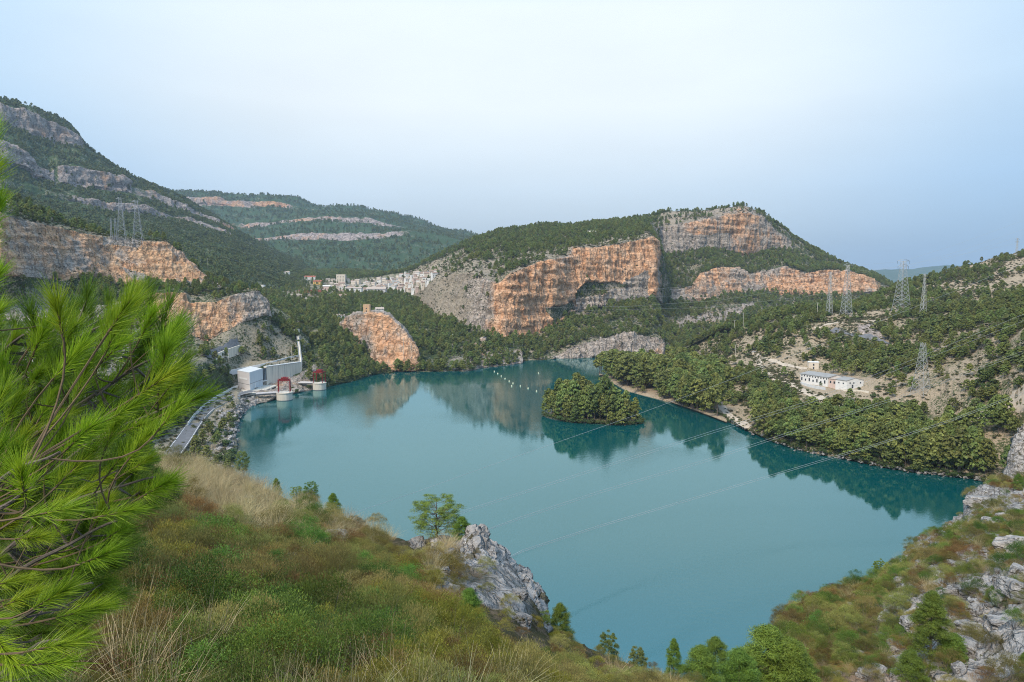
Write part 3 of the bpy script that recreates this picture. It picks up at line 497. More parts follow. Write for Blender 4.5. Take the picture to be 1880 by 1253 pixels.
# --- J: the slope underfoot
skyJ = [(-700, 740), (0, 800), (200, 822), (280, 842), (330, 842), (440, 878), (500, 900), (600, 946), (700, 980), (760, 994), (830, 992), (890, 995), (930, 1030), (975, 1100), (1000, 1150), (1060, 1182), (1150, 1222), (1250, 1248), (1320, 1290), (1400, 1330), (1600, 1360)]
YJ = [(-700, 24), (0, 26), (280, 30), (440, 30), (600, 28), (760, 24), (890, 22), (985, 20), (1150, 26), (1300, 38), (1600, 46)]
loft('hills', [
    ([(-700, 5000), (1600, 5000)], .45, 2, {'jit': 0}),
    ([(-700, 1900), (1600, 1900)], [(-700, 1.8), (0, 2), (940, 2.4), (1600, 3.0)], 12, {'jit': 0}),
    ([(-700, 1400), (1600, 1400)], [(-700, 2.2), (0, 3.2), (500, 3.8), (940, 4.4), (1300, 6), (1600, 8)], 24, {'jit': 8}),
    ([(-700, 1180), (500, 1200), (940, 1230), (1200, 1290), (1600, 1320)], [(-700, 5), (0, 6), (500, 7), (940, 8.5), (1200, 13), (1600, 20)], 34, {'jit': 10, 'rock': .1}),
    ([(-700, 960), (0, 980), (300, 985), (500, 1040), (700, 1080), (940, 1140), (1100, 1210), (1250, 1262), (1600, 1290)], [(-700, 11), (0, 12), (500, 13), (940, 14), (1250, 24), (1600, 34)], 44, {'jit': 6, 'rock': [(400, 0), (600, .45), (700, .2), (800, .5), (960, .5), (1020, 0)]}),
    (skyJ, YJ, 5, {'jit': 4, 'rock': .1}),
    (skyJ, [(p, y + 7) for p, y in YJ], 6, {'dz': -9, 'jit': 3, 'rock': .4}),
    (skyJ, [(p, y + 30) for p, y in YJ], 6, {'dz': -45, 'jit': 0, 'rock': 1}),
    (skyJ, [(p, y + 45) for p, y in YJ], 1, {'dz': -100, 'jit': 0, 'rock': 1})],
    lin(-700, 1600, 5), M_near, 71, rs=.9, ramp_=.35, samp=.28, jit=3, jf=.01)

# ------------------------------------------------------------------ looking things up on the ground
_V = []; _F = []; _n = 0
for T in TERR:
    if T['P'].size == 0: continue
    v = T['P'].reshape(-1, 3); _V.append(v); _F.append(T['q'] + _n); _n += len(v)
iv = np.array(V); _V.append(iv); _F.append(np.array(Fc) + _n)
BVH = BVHTree.FromPolygons(np.concatenate(_V).tolist(), np.concatenate(_F).tolist())
def hit(px, py):
    """first ground point seen through a photo pixel"""
    a = p2w(px, py, 1.0); d = Vector((float(a[0]), float(a[1]), float(a[2]) - CAMZ)).normalized()
    h = BVH.ray_cast(Vector((0, 0, CAMZ)), d)[0]
    return h
def gz(x, y, default=0.0, top=800):
    h = BVH.ray_cast(Vector((x, y, top)), Vector((0, 0, -1)))[0]
    return h.z if h is not None else default
# ------------------------------------------------------------------ foliage
def leaf_mat(name, dark, light, hue_var=0.04, rough=0.6, val_var=0.35, trans=0.25, nscale=1.2):
    m, t, b = mat(name); oi = N(t, 'ShaderNodeObjectInfo'); g = N(t, 'ShaderNodeNewGeometry')
    tcx = N(t, 'ShaderNodeTexCoord').outputs['Object']
    n = noise(t, tcx, nscale, 3, 0.6)
    rnd = g.outputs['Random Per Island']
    f = mth(t, 'ADD', mth(t, 'MULTIPLY', rnd, 0.55), mth(t, 'MULTIPLY', mth(t, 'SUBTRACT', n, 0.28), 1.0), True)
    c = mixc(t, f, dark, light)
    hs = N(t, 'ShaderNodeHueSaturation')
    L(t, mth(t, 'ADD', 0.5 - hue_var / 2, mth(t, 'MULTIPLY', oi.outputs['Random'], hue_var)), hs.inputs['Hue'])
    L(t, mth(t, 'ADD', 1 - val_var / 2, mth(t, 'MULTIPLY', mth(t, 'FRACT', mth(t, 'MULTIPLY', oi.outputs['Random'], 7.31)), val_var)), hs.inputs['Value'])
    L(t, c, hs.inputs['Color']); L(t, hs.outputs[0], b.inputs['Base Color']); b.inputs['Roughness'].default_value = rough
    b.inputs['Specular IOR Level'].default_value = 0.3
    if trans:
        tr = N(t, 'ShaderNodeBsdfTranslucent'); L(t, hs.outputs[0], tr.inputs['Color']); mx = N(t, 'ShaderNodeMixShader'); mx.inputs[0].default_value = trans
        L(t, b.outputs[0], mx.inputs[1]); L(t, tr.outputs[0], mx.inputs[2])
        out = [q for q in t.nodes if q.type == 'OUTPUT_MATERIAL'][0]; L(t, mx.outputs[0], out.inputs[0])
    return m
M_pine = leaf_mat('pine_needles', (.065, .092, .024), (.31, .345, .085), hue_var=.06, val_var=.6)
M_pine_y = leaf_mat('young_pine_needles', (.06, .115, .018), (.26, .36, .05), nscale=2.5)
M_pine_d = leaf_mat('distant_needles', (.055, .085, .028), (.215, .235, .065), val_var=0.45, trans=0.15)
M_broad = leaf_mat('broad_leaves', (.045, .075, .025), (.15, .20, .06), hue_var=0.06)
M_scrub = leaf_mat('scrub_leaves', (.06, .07, .028), (.18, .17, .07), hue_var=0.07, val_var=0.5)
M_bark = plain('pine_bark', (.16, .125, .10), 0.95, var=0.4, scale=6, bumps=0.5)
M_greybark = plain('grey_twig_bark', (.22, .20, .19), 0.95, var=0.4, scale=20)

def quads(C, U, Vv):
    """one quad per centre with half axes U,V"""
    P = np.stack([C - U - Vv, C + U - Vv, C + U + Vv, C - U + Vv], 1).reshape(-1, 3)
    return P, np.arange(len(P)).reshape(-1, 4)
def rdir(rng, n):
    v = rng.normal(size=(n, 3)); return v / np.linalg.norm(v, axis=1, keepdims=True)
def crown(seed, blobs, per, leaf, aspect=1.0, up=0.35, shell=0.55, fl=0.65):
    """leaf clumps: many small faces spread through each blob's outer volume. blobs: (x,y,z,r)"""
    rng = np.random.default_rng(seed); P = []
    for (x, y, z, r) in blobs:
        n = max(6, int(per * rng.uniform(.7, 1.3))); d = rdir(rng, n); d[:, 2] = np.where(d[:, 2] < -0.3, -d[:, 2] * .6, d[:, 2])
        rr = r * (shell + (1 - shell) * rng.random(n) ** .5) * rng.uniform(.85, 1.15, n)
        C = np.array([x, y, z]) + d * rr[:, None] * np.array([1, 1, fl])
        nn = d * .8 + rdir(rng, n) * .7; nn[:, 2] += up; nn /= np.linalg.norm(nn, axis=1, keepdims=True)
        a = np.cross(nn, rdir(rng, n)); a /= np.linalg.norm(a, axis=1, keepdims=True); b_ = np.cross(nn, a)
        s = leaf * rng.uniform(.6, 1.4, n)[:, None]
        P.append((C, a * s * aspect, b_ * s))
    C = np.concatenate([p[0] for p in P]); U = np.concatenate([p[1] for p in P]); W = np.concatenate([p[2] for p in P])
    return quads(C, U, W)
def limbs_mb(seed, blobs, h, r0, lean=0.0, nl=8, n=5, base=0.0):
    rng = random.Random(seed); m = MB()
    top = Vector((lean * h, 0, h * .93)); pts = [Vector((lean * h * (k / 6) ** 2 + rng.uniform(-.012, .012) * h * (k > 0), rng.uniform(-.012, .012) * h * (k > 0), base + (h * .93 - base) * k / 6)) for k in range(7)]
    m.tube(pts, r0, r0 * .18, n)
    bs = sorted(blobs, key=lambda q: -q[3])[:nl]
    for (x, y, z, r) in bs:
        zz = max(base, z - h * rng.uniform(.06, .16)); k = min(5.99, zz / h * 6 / .93); i = int(k); p0 = pts[i].lerp(pts[i + 1], k - i)
        p1 = Vector((x, y, z)); mid = p0.lerp(p1, .5) + Vector((0, 0, -h * .02))
        m.tube([p0, mid, p1], r0 * .42 * (1 - zz / h * .6), r0 * .08, max(3, n - 1))
    return m
def pine_blobs(seed, h, w, low=.3, n=24, flat=0.0, rr=.14):
    """Aleppo pine: uneven rounded masses, wider below the middle, broken outline"""
    rng = random.Random(seed); B = []
    for k in range(n):
        t = (k + .5) / n; z = low + (1 - low) * t ** (.8 + flat)
        prof = (1 - ((z - low) / (1 - low)) ** 1.9) ** .75 if not flat else (1 - (2 * (z - low) / (1 - low) - 1.0) ** 2 * .55 * 1) ** .5 * .9
        a = k * 2.399 + rng.uniform(-.5, .5); R = w * prof * rng.uniform(.45, 1.0)
        B.append((math.cos(a) * R * h, math.sin(a) * R * h, z * h * rng.uniform(.95, 1.0), rr * h * rng.uniform(.75, 1.25) * (1 - .35 * t)))
    B.append((0, 0, h * .93, rr * h * .7)); return B
PROTO = {}
def proto(kind, i, crown_vf, crown_m, trunk=None, trunk_m=None):
    me = mesh_np(kind + '_crown', crown_vf[0], crown_vf[1], crown_m)
    tr = mesh_np(kind + '_trunk', trunk.v, trunk.f, trunk_m) if trunk else None
    # joined version for the uncounted woods
    if trunk:
        V = np.concatenate([crown_vf[0], np.array(trunk.v)]); k = len(crown_vf[0])
        Fq = [list(f) for f in crown_vf[1]] + [[q + k for q in f] for f in trunk.f]
        jm = mesh_np(kind + '_joined', V, Fq, [crown_m, trunk_m], midx=[0] * len(crown_vf[1]) + [1] * len(trunk.f))
    else: jm = me
    PROTO.setdefault(kind, []).append((me, tr, jm))
for i in range(6):      # mid-distance pine, unit 12 m
    w = (.30, .26, .34, .28, .38, .24)[i]; B = pine_blobs(i, 12, w, (.22, .30, .25, .35, .42, .2)[i], 26, 0.0, .125)
    proto('pine', i, crown(100 + i, B, 52, .26, 1.0, .3), M_pine, limbs_mb(i, B, 12, .22, nl=5, n=5), M_bark)
for i in range(4):      # tiny far trees
    B = pine_blobs(20 + i, 9, (.34, .42, .3, .38)[i], .12, 9, 0, .2)
    proto('far', i, crown(130 + i, B, 13, .62), M_pine_d)
for i in range(4):      # dark broad bushes, holm oak or olive, unit 5 m
    rng = random.Random(i + 50); B = [(rng.uniform(-1.6, 1.6), rng.uniform(-1.6, 1.6), rng.uniform(.9, 3.1), rng.uniform(.9, 1.5)) for _ in range(11)]
    proto('broad', i, crown(150 + i, B, 60, .17, 1, .3, .6, .8), M_broad, limbs_mb(i, B, 3, .12, nl=4, n=4), M_bark)
for i in range(4):      # low scrub clumps, unit 1 m
    rng = random.Random(i + 80); B = [(rng.uniform(-.45, .45), rng.uniform(-.45, .45), rng.uniform(.1, .42), rng.uniform(.25, .42)) for _ in range(6)]
    proto('scrub', i, crown(180 + i, B, 26, .07, 1, .3, .5, .8), M_scrub)

def sample(names, dens, rng, minpx=-1e9, cond=None, key='tree', maskf=None):
    """random ground points over the sheets, dens per m2 where the attribute is 1"""
    out = []
    for T in TERR:
        if id(T['o']) not in names: continue
        P = T['P']; w = T['A'][key]
        a = P[1:, :-1] - P[:-1, :-1]; b = P[:-1, 1:] - P[:-1, :-1]
        ar = np.abs(a[..., 0] * b[..., 1] - a[..., 1] * b[..., 0])        # plan area
        c = (P[:-1, :-1] + P[1:, 1:]) / 2
        wc = np.clip((w[:-1, :-1] + w[1:, 1:]) / 2, 0, 3)
        cl = .5 + 1.0 * (fbm(c[..., 0] / 28, c[..., 1] / 28, c[..., 2] / 28, 3, 5) + .12) * 2.2; cl = np.clip(cl, .02, 1.6)
        wt = ar * wc * np.where(wc > .95, np.clip(cl, .22, 1.35), cl) * dens
        if maskf is not None: wt = wt * maskf(T['px'][:-1, :-1], T['py'][:-1, :-1], c)
        nexp = rng.poisson(wt); j, i = np.nonzero(nexp); k = nexp[j, i]
        j = np.repeat(j, k); i = np.repeat(i, k); u = rng.random(len(j))[:, None]; v = rng.random(len(j))[:, None]
        p = (P[j, i] * (1 - u) + P[j, i + 1] * u) * (1 - v) + (P[j + 1, i] * (1 - u) + P[j + 1, i + 1] * u) * v
        out.append(p)
    return np.concatenate(out) if out else np.zeros((0, 3))
def forest(name, P, kinds, scale, rng, label, zs=1.0, tilt=.06):
    """ONE uncounted mass: geometry-node instances of tree meshes on points"""
    n = len(P); me = bpy.data.meshes.new(name); me.vertices.add(n); me.vertices.foreach_set('co', np.asarray(P, np.float32).ravel()); me.update()
    a = me.attributes.new('sc', 'FLOAT_VECTOR', 'POINT'); s = scale * rng.uniform(.65, 1.3, n)
    sv = np.stack([s * rng.uniform(.85, 1.2, n), s * rng.uniform(.85, 1.2, n), s * zs * rng.uniform(.85, 1.15, n)], 1); a.data.foreach_set('vector', sv.astype(np.float32).ravel())
    a = me.attributes.new('ro', 'FLOAT_VECTOR', 'POINT'); rv = np.stack([rng.normal(0, tilt, n), rng.normal(0, tilt, n), rng.uniform(0, 6.28, n)], 1); a.data.foreach_set('vector', rv.astype(np.float32).ravel())
    a = me.attributes.new('pick', 'INT', 'POINT')
    c = bpy.data.collections.new(name + '_kinds'); k = 0
    for kd in kinds:
        for pr in PROTO[kd]:
            o = bpy.data.objects.new('tree_kind_%02d' % k, pr[2]); c.objects.link(o); k += 1
    a.data.foreach_set('value', rng.integers(0, k, n).astype(np.int32))
    o = link(bpy.data.objects.new(name, me)); tag(o, label, None, None, 'stuff')
    ng = bpy.data.node_groups.new(name + '_scatter', 'GeometryNodeTree')
    ng.interface.new_socket('Geometry', in_out='INPUT', socket_type='NodeSocketGeometry'); ng.interface.new_socket('Geometry', in_out='OUTPUT', socket_type='NodeSocketGeometry')
    gi = ng.nodes.new('NodeGroupInput'); go = ng.nodes.new('NodeGroupOutput'); ip_ = ng.nodes.new('GeometryNodeInstanceOnPoints'); ci = ng.nodes.new('GeometryNodeCollectionInfo')
    ci.inputs['Collection'].default_value = c; ci.inputs['Separate Children'].default_value = True; ci.inputs['Reset Children'].default_value = True
    def na(nm, ty):
        q = ng.nodes.new('GeometryNodeInputNamedAttribute'); q.data_type = ty; q.inputs['Name'].default_value = nm; return q.outputs['Attribute']
    ng.links.new(gi.outputs[0], ip_.inputs['Points']); ng.links.new(ci.outputs[0], ip_.inputs['Instance']); ip_.inputs['Pick Instance'].default_value = True
    ng.links.new(na('pick', 'INT'), ip_.inputs['Instance Index']); ng.links.new(na('ro', 'FLOAT_VECTOR'), ip_.inputs['Rotation']); ng.links.new(na('sc', 'FLOAT_VECTOR'), ip_.inputs['Scale'])
    ng.links.new(ip_.outputs[0], go.inputs[0]); md = o.modifiers.new('scatter', 'NODES'); md.node_group = ng
    return o
def single(kind, i, loc, s, rz, name, label, cat, group, zs=1.0, tilt=(0, 0)):
    me, tr, jm = PROTO[kind][i % len(PROTO[kind])]
    e_ = empty(name, loc, rz); e_.rotation_euler = (tilt[0], tilt[1], rz); e_.scale = (s, s, s * zs); tag(e_, label, cat, group)
    c = link(bpy.data.objects.new('crown', me), e_)
    if tr: link(bpy.data.objects.new('trunk', tr), e_)
    return e_
H = {}     # sheets in build order
for T, k in zip(TERR, ('E', 'B', 'A', 'D', 'I', 'H', 'G', 'F', 'P', 'K', 'J')): H[k] = T
R_ = np.random.default_rng(4)
ids = lambda s: {id(H[k]['o']) for k in s}
def notin(*polys):
    def f(px, py, c):
        w = np.ones(px.shape)
        for q in polys: w = np.where(in_poly(px, py, q), 0, w)
        return w
    return f
def pxof(P): return w2p(P[:, 0], P[:, 1], P[:, 2])
# far mountains
def keepfront(P, lo=-60, hi=1940):
    a, b_ = pxof(P); return P[(a > lo) & (a < hi) & (b_ < 1300)]
Pb = keepfront(sample(ids('B'), 1 / 420., R_)); forest('forest', Pb, ['far'], 1.35, R_, 'blue green woods covering the far tabular mountain')
Pa = keepfront(sample(ids('A'), 1 / 75., R_)); forest('forest', Pa, ['far'], .95, R_, 'dark pine woods on the high left mountain between its cliff bands')
Pd = keepfront(sample(ids('D'), 1 / 34., R_)); forest('forest', Pd, ['far', 'pine'], .72, R_, 'pine woods between and above the ochre cliffs of the central hill')
Pi = keepfront(sample(ids('I'), 1 / 26., R_)); a, b_ = pxof(Pi); Pi = Pi[~((a < 560) & (b_ > 664))]; forest('forest', Pi, ['pine', 'broad', 'far'], .75, R_, 'mixed green trees filling the valley below the village')
Pg = keepfront(sample(ids('G'), 1 / 20., R_))
def clear_plant(P):
    a, b_ = pxof(P); return P[~((a > 434) & (a < 560) & (b_ > 664))]
Pg = clear_plant(Pg); forest('forest', Pg, ['pine', 'broad'], .62, R_, 'dark trees on the left bank between quarried cliffs and road')
print('forest points', len(Pb), len(Pa), len(Pd), len(Pi), len(Pg))
# scrub on bare ground (uncounted)
def inv(px, py, c): return np.ones(px.shape)
def scrubs(k, dens, sc, label, kinds=('scrub',), mf=None):
    T = H[k]; T['A']['bare'] = np.where(T['A']['rock'] > .75, .12, 1.0) * (T['py'] < 1500)
    P = keepfront(sample({id(T['o'])}, dens, R_, key='bare', maskf=mf)); P = clear_plant(P) if k == 'G' else P; forest('scrub', P, list(kinds), sc, R_, label, zs=.85)
scrubs('D', 1 / 40., 2.4, 'low bushes dotting the rocky central hill')
scrubs('G', 1 / 22., 1.7, 'low bushes dotting the left bank')
scrubs('F', 1 / 6., 1.7, 'olive scrub dotting the right hillside', mf=notin([(1455, 685), (1500, 660), (1600, 690), (1620, 715), (1560, 735), (1480, 718)]))

# right hillside: the nearest trees stand one by one, the rest is woodland
Pf = keepfront(sample(ids('F'), 1 / 18., R_)); a, b_ = pxof(Pf)
TRACKS = [[(1388, 652), (1394, 668), (1404, 682), (1420, 694), (1450, 703), (1480, 720), (1510, 734), (1545, 746), (1580, 758)], [(1392, 657), (1425, 664), (1450, 672), (1482, 677)], [(1290, 698), (1306, 712), (1318, 735), (1332, 758), (1352, 774), (1374, 788)],
          [(1640, 765), (1680, 775), (1730, 790), (1760, 800)], [(1790, 775), (1815, 752), (1850, 742), (1900, 738)], [(1528, 606), (1612, 625), (1634, 632)], [(1495, 603), (1530, 594), (1620, 590)], [(1470, 712), (1520, 722), (1595, 728)], [(1690, 735), (1720, 715), (1740, 745)]]
clr = np.zeros(len(Pf), bool)
for ln in TRACKS:
    for (x0, y0), (x1, y1) in zip(ln[:-1], ln[1:]):
        for t_ in np.linspace(0, 1, 10): clr |= ((a - (x0 + (x1 - x0) * t_)) / 9) ** 2 + ((b_ - 6 - (y0 + (y1 - y0) * t_)) / 9) ** 2 < 1
Pf = Pf[~clr]; a, b_ = pxof(Pf)
belt = Pf[(b_ > 770) | ((a > 1380) & (b_ > 740) & (a < 1440))]; rest = Pf[~((b_ > 770) | ((a > 1380) & (b_ > 740) & (a < 1440)))]
rest = rest[R_.permutation(len(rest))]; nb = int(len(rest) * .3)
forest('forest', rest[nb:], ['pine'], .60, R_, 'Aleppo pines spread over the right hillside', zs=.9)
forest('forest', rest[:nb], ['broad', 'far'], .8, R_, 'dark bushes and small trees spread over the right hillside')
belt = belt[np.argsort(belt[:, 1])]; pass; print('belt', len(belt), 'rest', len(rest))
BELT = belt
rr = random.Random(9)
cnt = 0
for p in belt[:150]:
    px_, py_ = w2p(*p); s = rr.uniform(.75, 1.45) * (1.0 if py_ > 800 else .85)
    zone = 'left end' if px_ < 1500 else ('middle' if px_ < 1680 else 'right end')
    single('pine', rr.randrange(6), tuple(p - np.array([0, 0, .4])), s, rr.uniform(0, 6.28), 'pine_tree', 'green pine in the dense shore wood on the right bank, ' + zone + ' of the wood', 'pine tree', 'pines of the right shore wood, ' + zone, rr.uniform(.9, 1.4)); cnt += 1
if len(belt) > 150: forest('forest', belt[150:], ['pine'], 1.0, R_, 'rear rows of the pine wood along the right shore')
# island
pts = []
while len(pts) < 72:
    u, v = rr.uniform(-1, 1), rr.uniform(-1, 1)
    if u * u + v * v > .98: continue
    x, y = 34 * u, 19.5 * v; q = (ic[0] + x * math.cos(ia) - y * math.sin(ia), ic[1] + x * math.sin(ia) + y * math.cos(ia))
    if all((q[0] - w_[0]) ** 2 + (q[1] - w_[1]) ** 2 > 10 for w_ in pts): pts.append(q)
for q in pts:
    ed = math.hypot(*( (Matrix.Rotation(-ia, 2) @ Vector((q[0] - ic[0], q[1] - ic[1])))[k] / (35, 20)[k] for k in (0, 1)))
    s = rr.uniform(1.1, 1.65) * (1.15 - .40 * ed ** 2)
    if ed > .93: s *= .8
    single('pine', rr.randrange(6), (q[0], q[1], gz(*q) - .3), s, rr.uniform(0, 6.28), 'pine_tree', 'rounded green pine in the wood that covers the small island', 'pine tree', 'pines covering the island', rr.uniform(.85, 1.35))
# low shrubs round the island's edge
for k in range(70):
    a = k / 70 * 2 * PI; w = 1 + .09 * math.sin(3 * a + 1) + .05 * math.sin(7 * a); x = 33.6 * w * math.cos(a); y = 18.9 * w * math.sin(a)
    q = (ic[0] + x * math.cos(ia) - y * math.sin(ia), ic[1] + x * math.sin(ia) + y * math.cos(ia), .1)
    if q[1] - ic[1] < 8: single('broad', k, q, rr.uniform(.5, .9), rr.uniform(0, 6), 'shore_bush', "dark bush at the island's waterline under the pines", 'bush', "bushes round the island's edge")
# spit
Pp = keepfront(sample(ids('P'), 1 / 17., R_)); Pp = Pp[np.argsort(Pp[:, 1])]; print('spit', len(Pp))
for p in Pp[:78]:
    single('pine', rr.randrange(6), tuple(p - np.array([0, 0, .3])), rr.uniform(1.15, 1.9), rr.uniform(0, 6.28), 'pine_tree', 'light green pine in the wood on the spit behind the island', 'pine tree', 'pines on the wooded spit', rr.uniform(.85, 1.3))
if len(Pp) > 78: forest('forest', Pp[78:], ['pine'], 1.75, R_, 'rear pines on the wooded spit')
for px_, py_, s in ((1180, 722, .55), (1217, 735, .95), (1258, 742, .95)):
    h = hit(px_, py_)
    if h: single('pine', 2, (h.x, h.y, h.z - .2), s, 1.0, 'pine_tree', {1180: 'small pine standing alone on the beach of the spit', 1217: 'round bushy pine at the right end of the spit beach', 1258: 'round pine right of the spit beach close to the water'}[px_], 'pine tree', None)
# ------------------------------------------------------------------ built things
M_steel = plain('galvanised_steel', (.50, .50, .48), 0.55, 0.3, var=.15, scale=3)
M_steel_b = plain('blue_grey_steel', (.36, .38, .40), 0.6, 0.2, var=.15, scale=3)
M_conc = plain('weathered_concrete', (.70, .63, .52), 0.9, var=.22, scale=.5, bumps=.2, streak=True)
M_conc_w = plain('white_concrete', (.66, .66, .64), 0.85, var=.12, scale=.4, streak=True)
M_conc_d = plain('dark_concrete', (.20, .20, .20), 0.9, var=.2, scale=1)
M_asph = plain('asphalt', (.17, .17, .175), 0.95, var=.25, scale=.4)
M_paint = plain('road_paint', (.75, .75, .73), 0.8, var=.1)
M_dirt = plain('pale_dirt_track', (.56, .46, .35), 1.0, var=.3, scale=.5)
M_red = plain('red_gantry_paint', (.26, .03, .03), 0.5, var=.2, scale=2)
M_clad = plain('pale_cladding', (.62, .58, .56), 0.6, var=.06, scale=.3)
M_clad_b = plain('bluish_cladding', (.58, .63, .66), 0.5, var=.06, scale=.3)
M_glass = plain('dark_window_glass', (.05, .06, .07), 0.15, var=.1)
M_white = plain('white_render', (.80, .77, .72), 0.85, var=.12, scale=.6, streak=True)
M_cream = plain('cream_render', (.72, .62, .50), 0.85, var=.12, scale=.6, streak=True)
M_pink = plain('pinkish_render', (.66, .50, .42), 0.85, var=.12, scale=.6, streak=True)
M_yel = plain('yellow_render', (.75, .48, .15), 0.85, var=.1, scale=.6)
M_tan = plain('ochre_masonry', (.66, .43, .25), 0.95, var=.25, scale=.8, bumps=.3)
M_roofb = plain('brown_tiles', (.36, .25, .19), 0.9, var=.25, scale=1.5)
M_roofr = plain('red_tiles', (.40, .14, .09), 0.9, var=.2, scale=1.5)
M_roofg = plain('grey_fibre_roof', (.34, .33, .31), 0.9, var=.2, scale=.4)
M_roofc = plain('pale_tiles', (.52, .42, .34), 0.9, var=.25, scale=1.5)
M_cable = plain('aluminium_cable', (.54, .54, .53), 0.5, 0.2, var=.05)
M_red_g = plain('red_sports_ground', (.36, .12, .08), 0.95, var=.15, scale=.3)
M_buoy = plain('pale_yellow_float', (.85, .82, .55), 0.5, var=.05)

def W(px, py, z):           # world point at height z seen through a pixel
    Y = float(Yz(py, z)); a = p2w(px, py, Y); return Vector((float(a[0]), float(a[1]), float(a[2])))
def G(px, py, up=0.0):
    h = hit(px, py); return Vector((h.x, h.y, h.z + up)) if h is not None else W(px, py, 0)
def WY(px, py, Y):
    a = p2w(px, py, Y); return Vector((float(a[0]), float(a[1]), float(a[2])))

# ---- pylons
def lattice(m, base, h, wb, wt, r, bays, z0=0.0):
    def cr(t, k):
        w = wb + (wt - wb) * t ** .8; return Vector((base[0] + (-1, 1, 1, -1)[k] * w / 2, base[1] + (-1, -1, 1, 1)[k] * w / 2, base[2] + z0 + (h - z0) * t))
    ts = [1 - (1 - i / bays) ** 1.35 if wb > wt * 1.4 else i / bays for i in range(bays + 1)]
    ts = [(i / bays) ** .85 for i in range(bays + 1)]
    for k in range(4):
        m.tube([cr(t, k) for t in ts], r * 1.25, r, 4)
        for i in range(bays):
            k2 = (k + 1) % 4; m.tube([cr(ts[i], k), cr(ts[i + 1], k2)], r * .6, n=3); m.tube([cr(ts[i], k2), cr(ts[i + 1], k)], r * .6, n=3)
            if i: m.tube([cr(ts[i], k), cr(ts[i], k2)], r * .55, n=3)
def pylon(px, py, top, wpx, label, arms, m=None, Y=None, rz=.3, name='power_pylon', thick=1.1, group=None):
    g = G(px, py) if Y is None else WY(px, py, Y); s = g.y / F; h = (py - top) * s; wb = wpx * s; r = max(.07, .20 * s * thick)
    e_ = empty(name, g, rz); tag(e_, label, 'pylon', group)
    q = MB(); lattice(q, (0, 0, -1), h + 1, wb, max(wb * .22, .8), r, max(6, int(h / 3.6))); q.build('lattice_mast', m or M_steel, e_)
    for (t, half) in arms:
        a = MB(); z = h * t; hw = half * s
        for sx in (-1, 1):
            tip = (sx * hw, 0, z + .1)
            for sy in (-1, 1): a.tube([(sx * wb * .1, sy * wb * .1, z), tip], r * .8, n=3); a.tube([(sx * wb * .1, sy * wb * .1, z + h * .035), tip], r * .8, n=3)
            a.tube([tip, (sx * hw, 0, z - h * .035)], r * .7, r * .5, n=4)
        ca = a.build('crossarm', m or M_steel, e_)
        for sx in (-1, 1): a = MB(); a.tube([(sx * hw, 0, z - .1), (sx * hw, 0, z - h * .05)], .14, .10, 6); a.build('insulator', M_glass, ca)
    return e_, h
pylon(1690, 724, 628, 26, 'tall galvanised lattice pylon standing on the pale slope right of the long white building', [(.93, 9), (.80, 10), (.70, 10)], thick=1.35, rz=.5)
pylon(1654, 577, 480, 25, 'largest lattice pylon with a wide forked top, on the ridge against the blue hills', [(.995, 13), (.90, 11)], thick=1.35, rz=.2)
pylon(1694, 583, 503, 9, 'slim lattice mast just right of the wide topped ridge pylon', [(.96, 5)], thick=1.1)
pylon(1553, 580, 487, 16, 'grey lattice pylon in front of the right end of the ochre cliff', [(.99, 10), (.88, 8)], thick=1.3, rz=.2)
pylon(1522, 579, 500, 9, 'slim grey lattice pylon, left of the two before the ochre cliff', [(.97, 6), (.85, 5)], thick=1.1)
pylon(1259, 389, 357, 3.2, 'thin radio mast on top of the central hill', [(.8, 2.5)], thick=.9, name='radio_mast')
pylon(1866, 470, 438, 3.5, 'small lattice pylon on the right ridge against the sky', [(.95, 4), (.8, 4)], thick=.8)
pylon(224, 440, 365, 15, 'tall lattice pylon above the quarried cliff, second from its right end', [(.97, 7), (.8, 7)], m=M_steel_b, thick=1.1)
pylon(254, 446, 370, 17, 'tall lattice pylon above the quarried cliff, rightmost of the cluster', [(.97, 8), (.8, 8)], m=M_steel_b, thick=1.1)
pylon(213, 438, 402, 5, 'short lattice mast left of the two tall ones above the quarried cliff', [(.95, 3)], m=M_steel_b, thick=.8)
pylon(205, 437, 402, 3, 'short thin mast, leftmost of the cluster above the quarried cliff', [(.95, 2)], m=M_steel_b, thick=.8)
def pole(px, py, top, label, m=None, arm=2.2, r=.17):
    g = G(px, py); s = g.y / F; h = (py - top) * s; e_ = empty('utility_pole', g, .2); tag(e_, label, 'pole')
    q = MB(); q.tube([(0, 0, -1), (0, 0, h)], r * 1.2, r * .8, 6); q.build('shaft', m or M_conc, e_)
    if arm: a = MB(); a.box((0, 0, h * .96), (arm, .16, .16)); [a.tube([(x * arm * .45, 0, h * .96), (x * arm * .45, 0, h * .96 + .5)], .08, n=4) for x in (-1, 0, 1)]; a.build('crossarm', M_steel, e_)
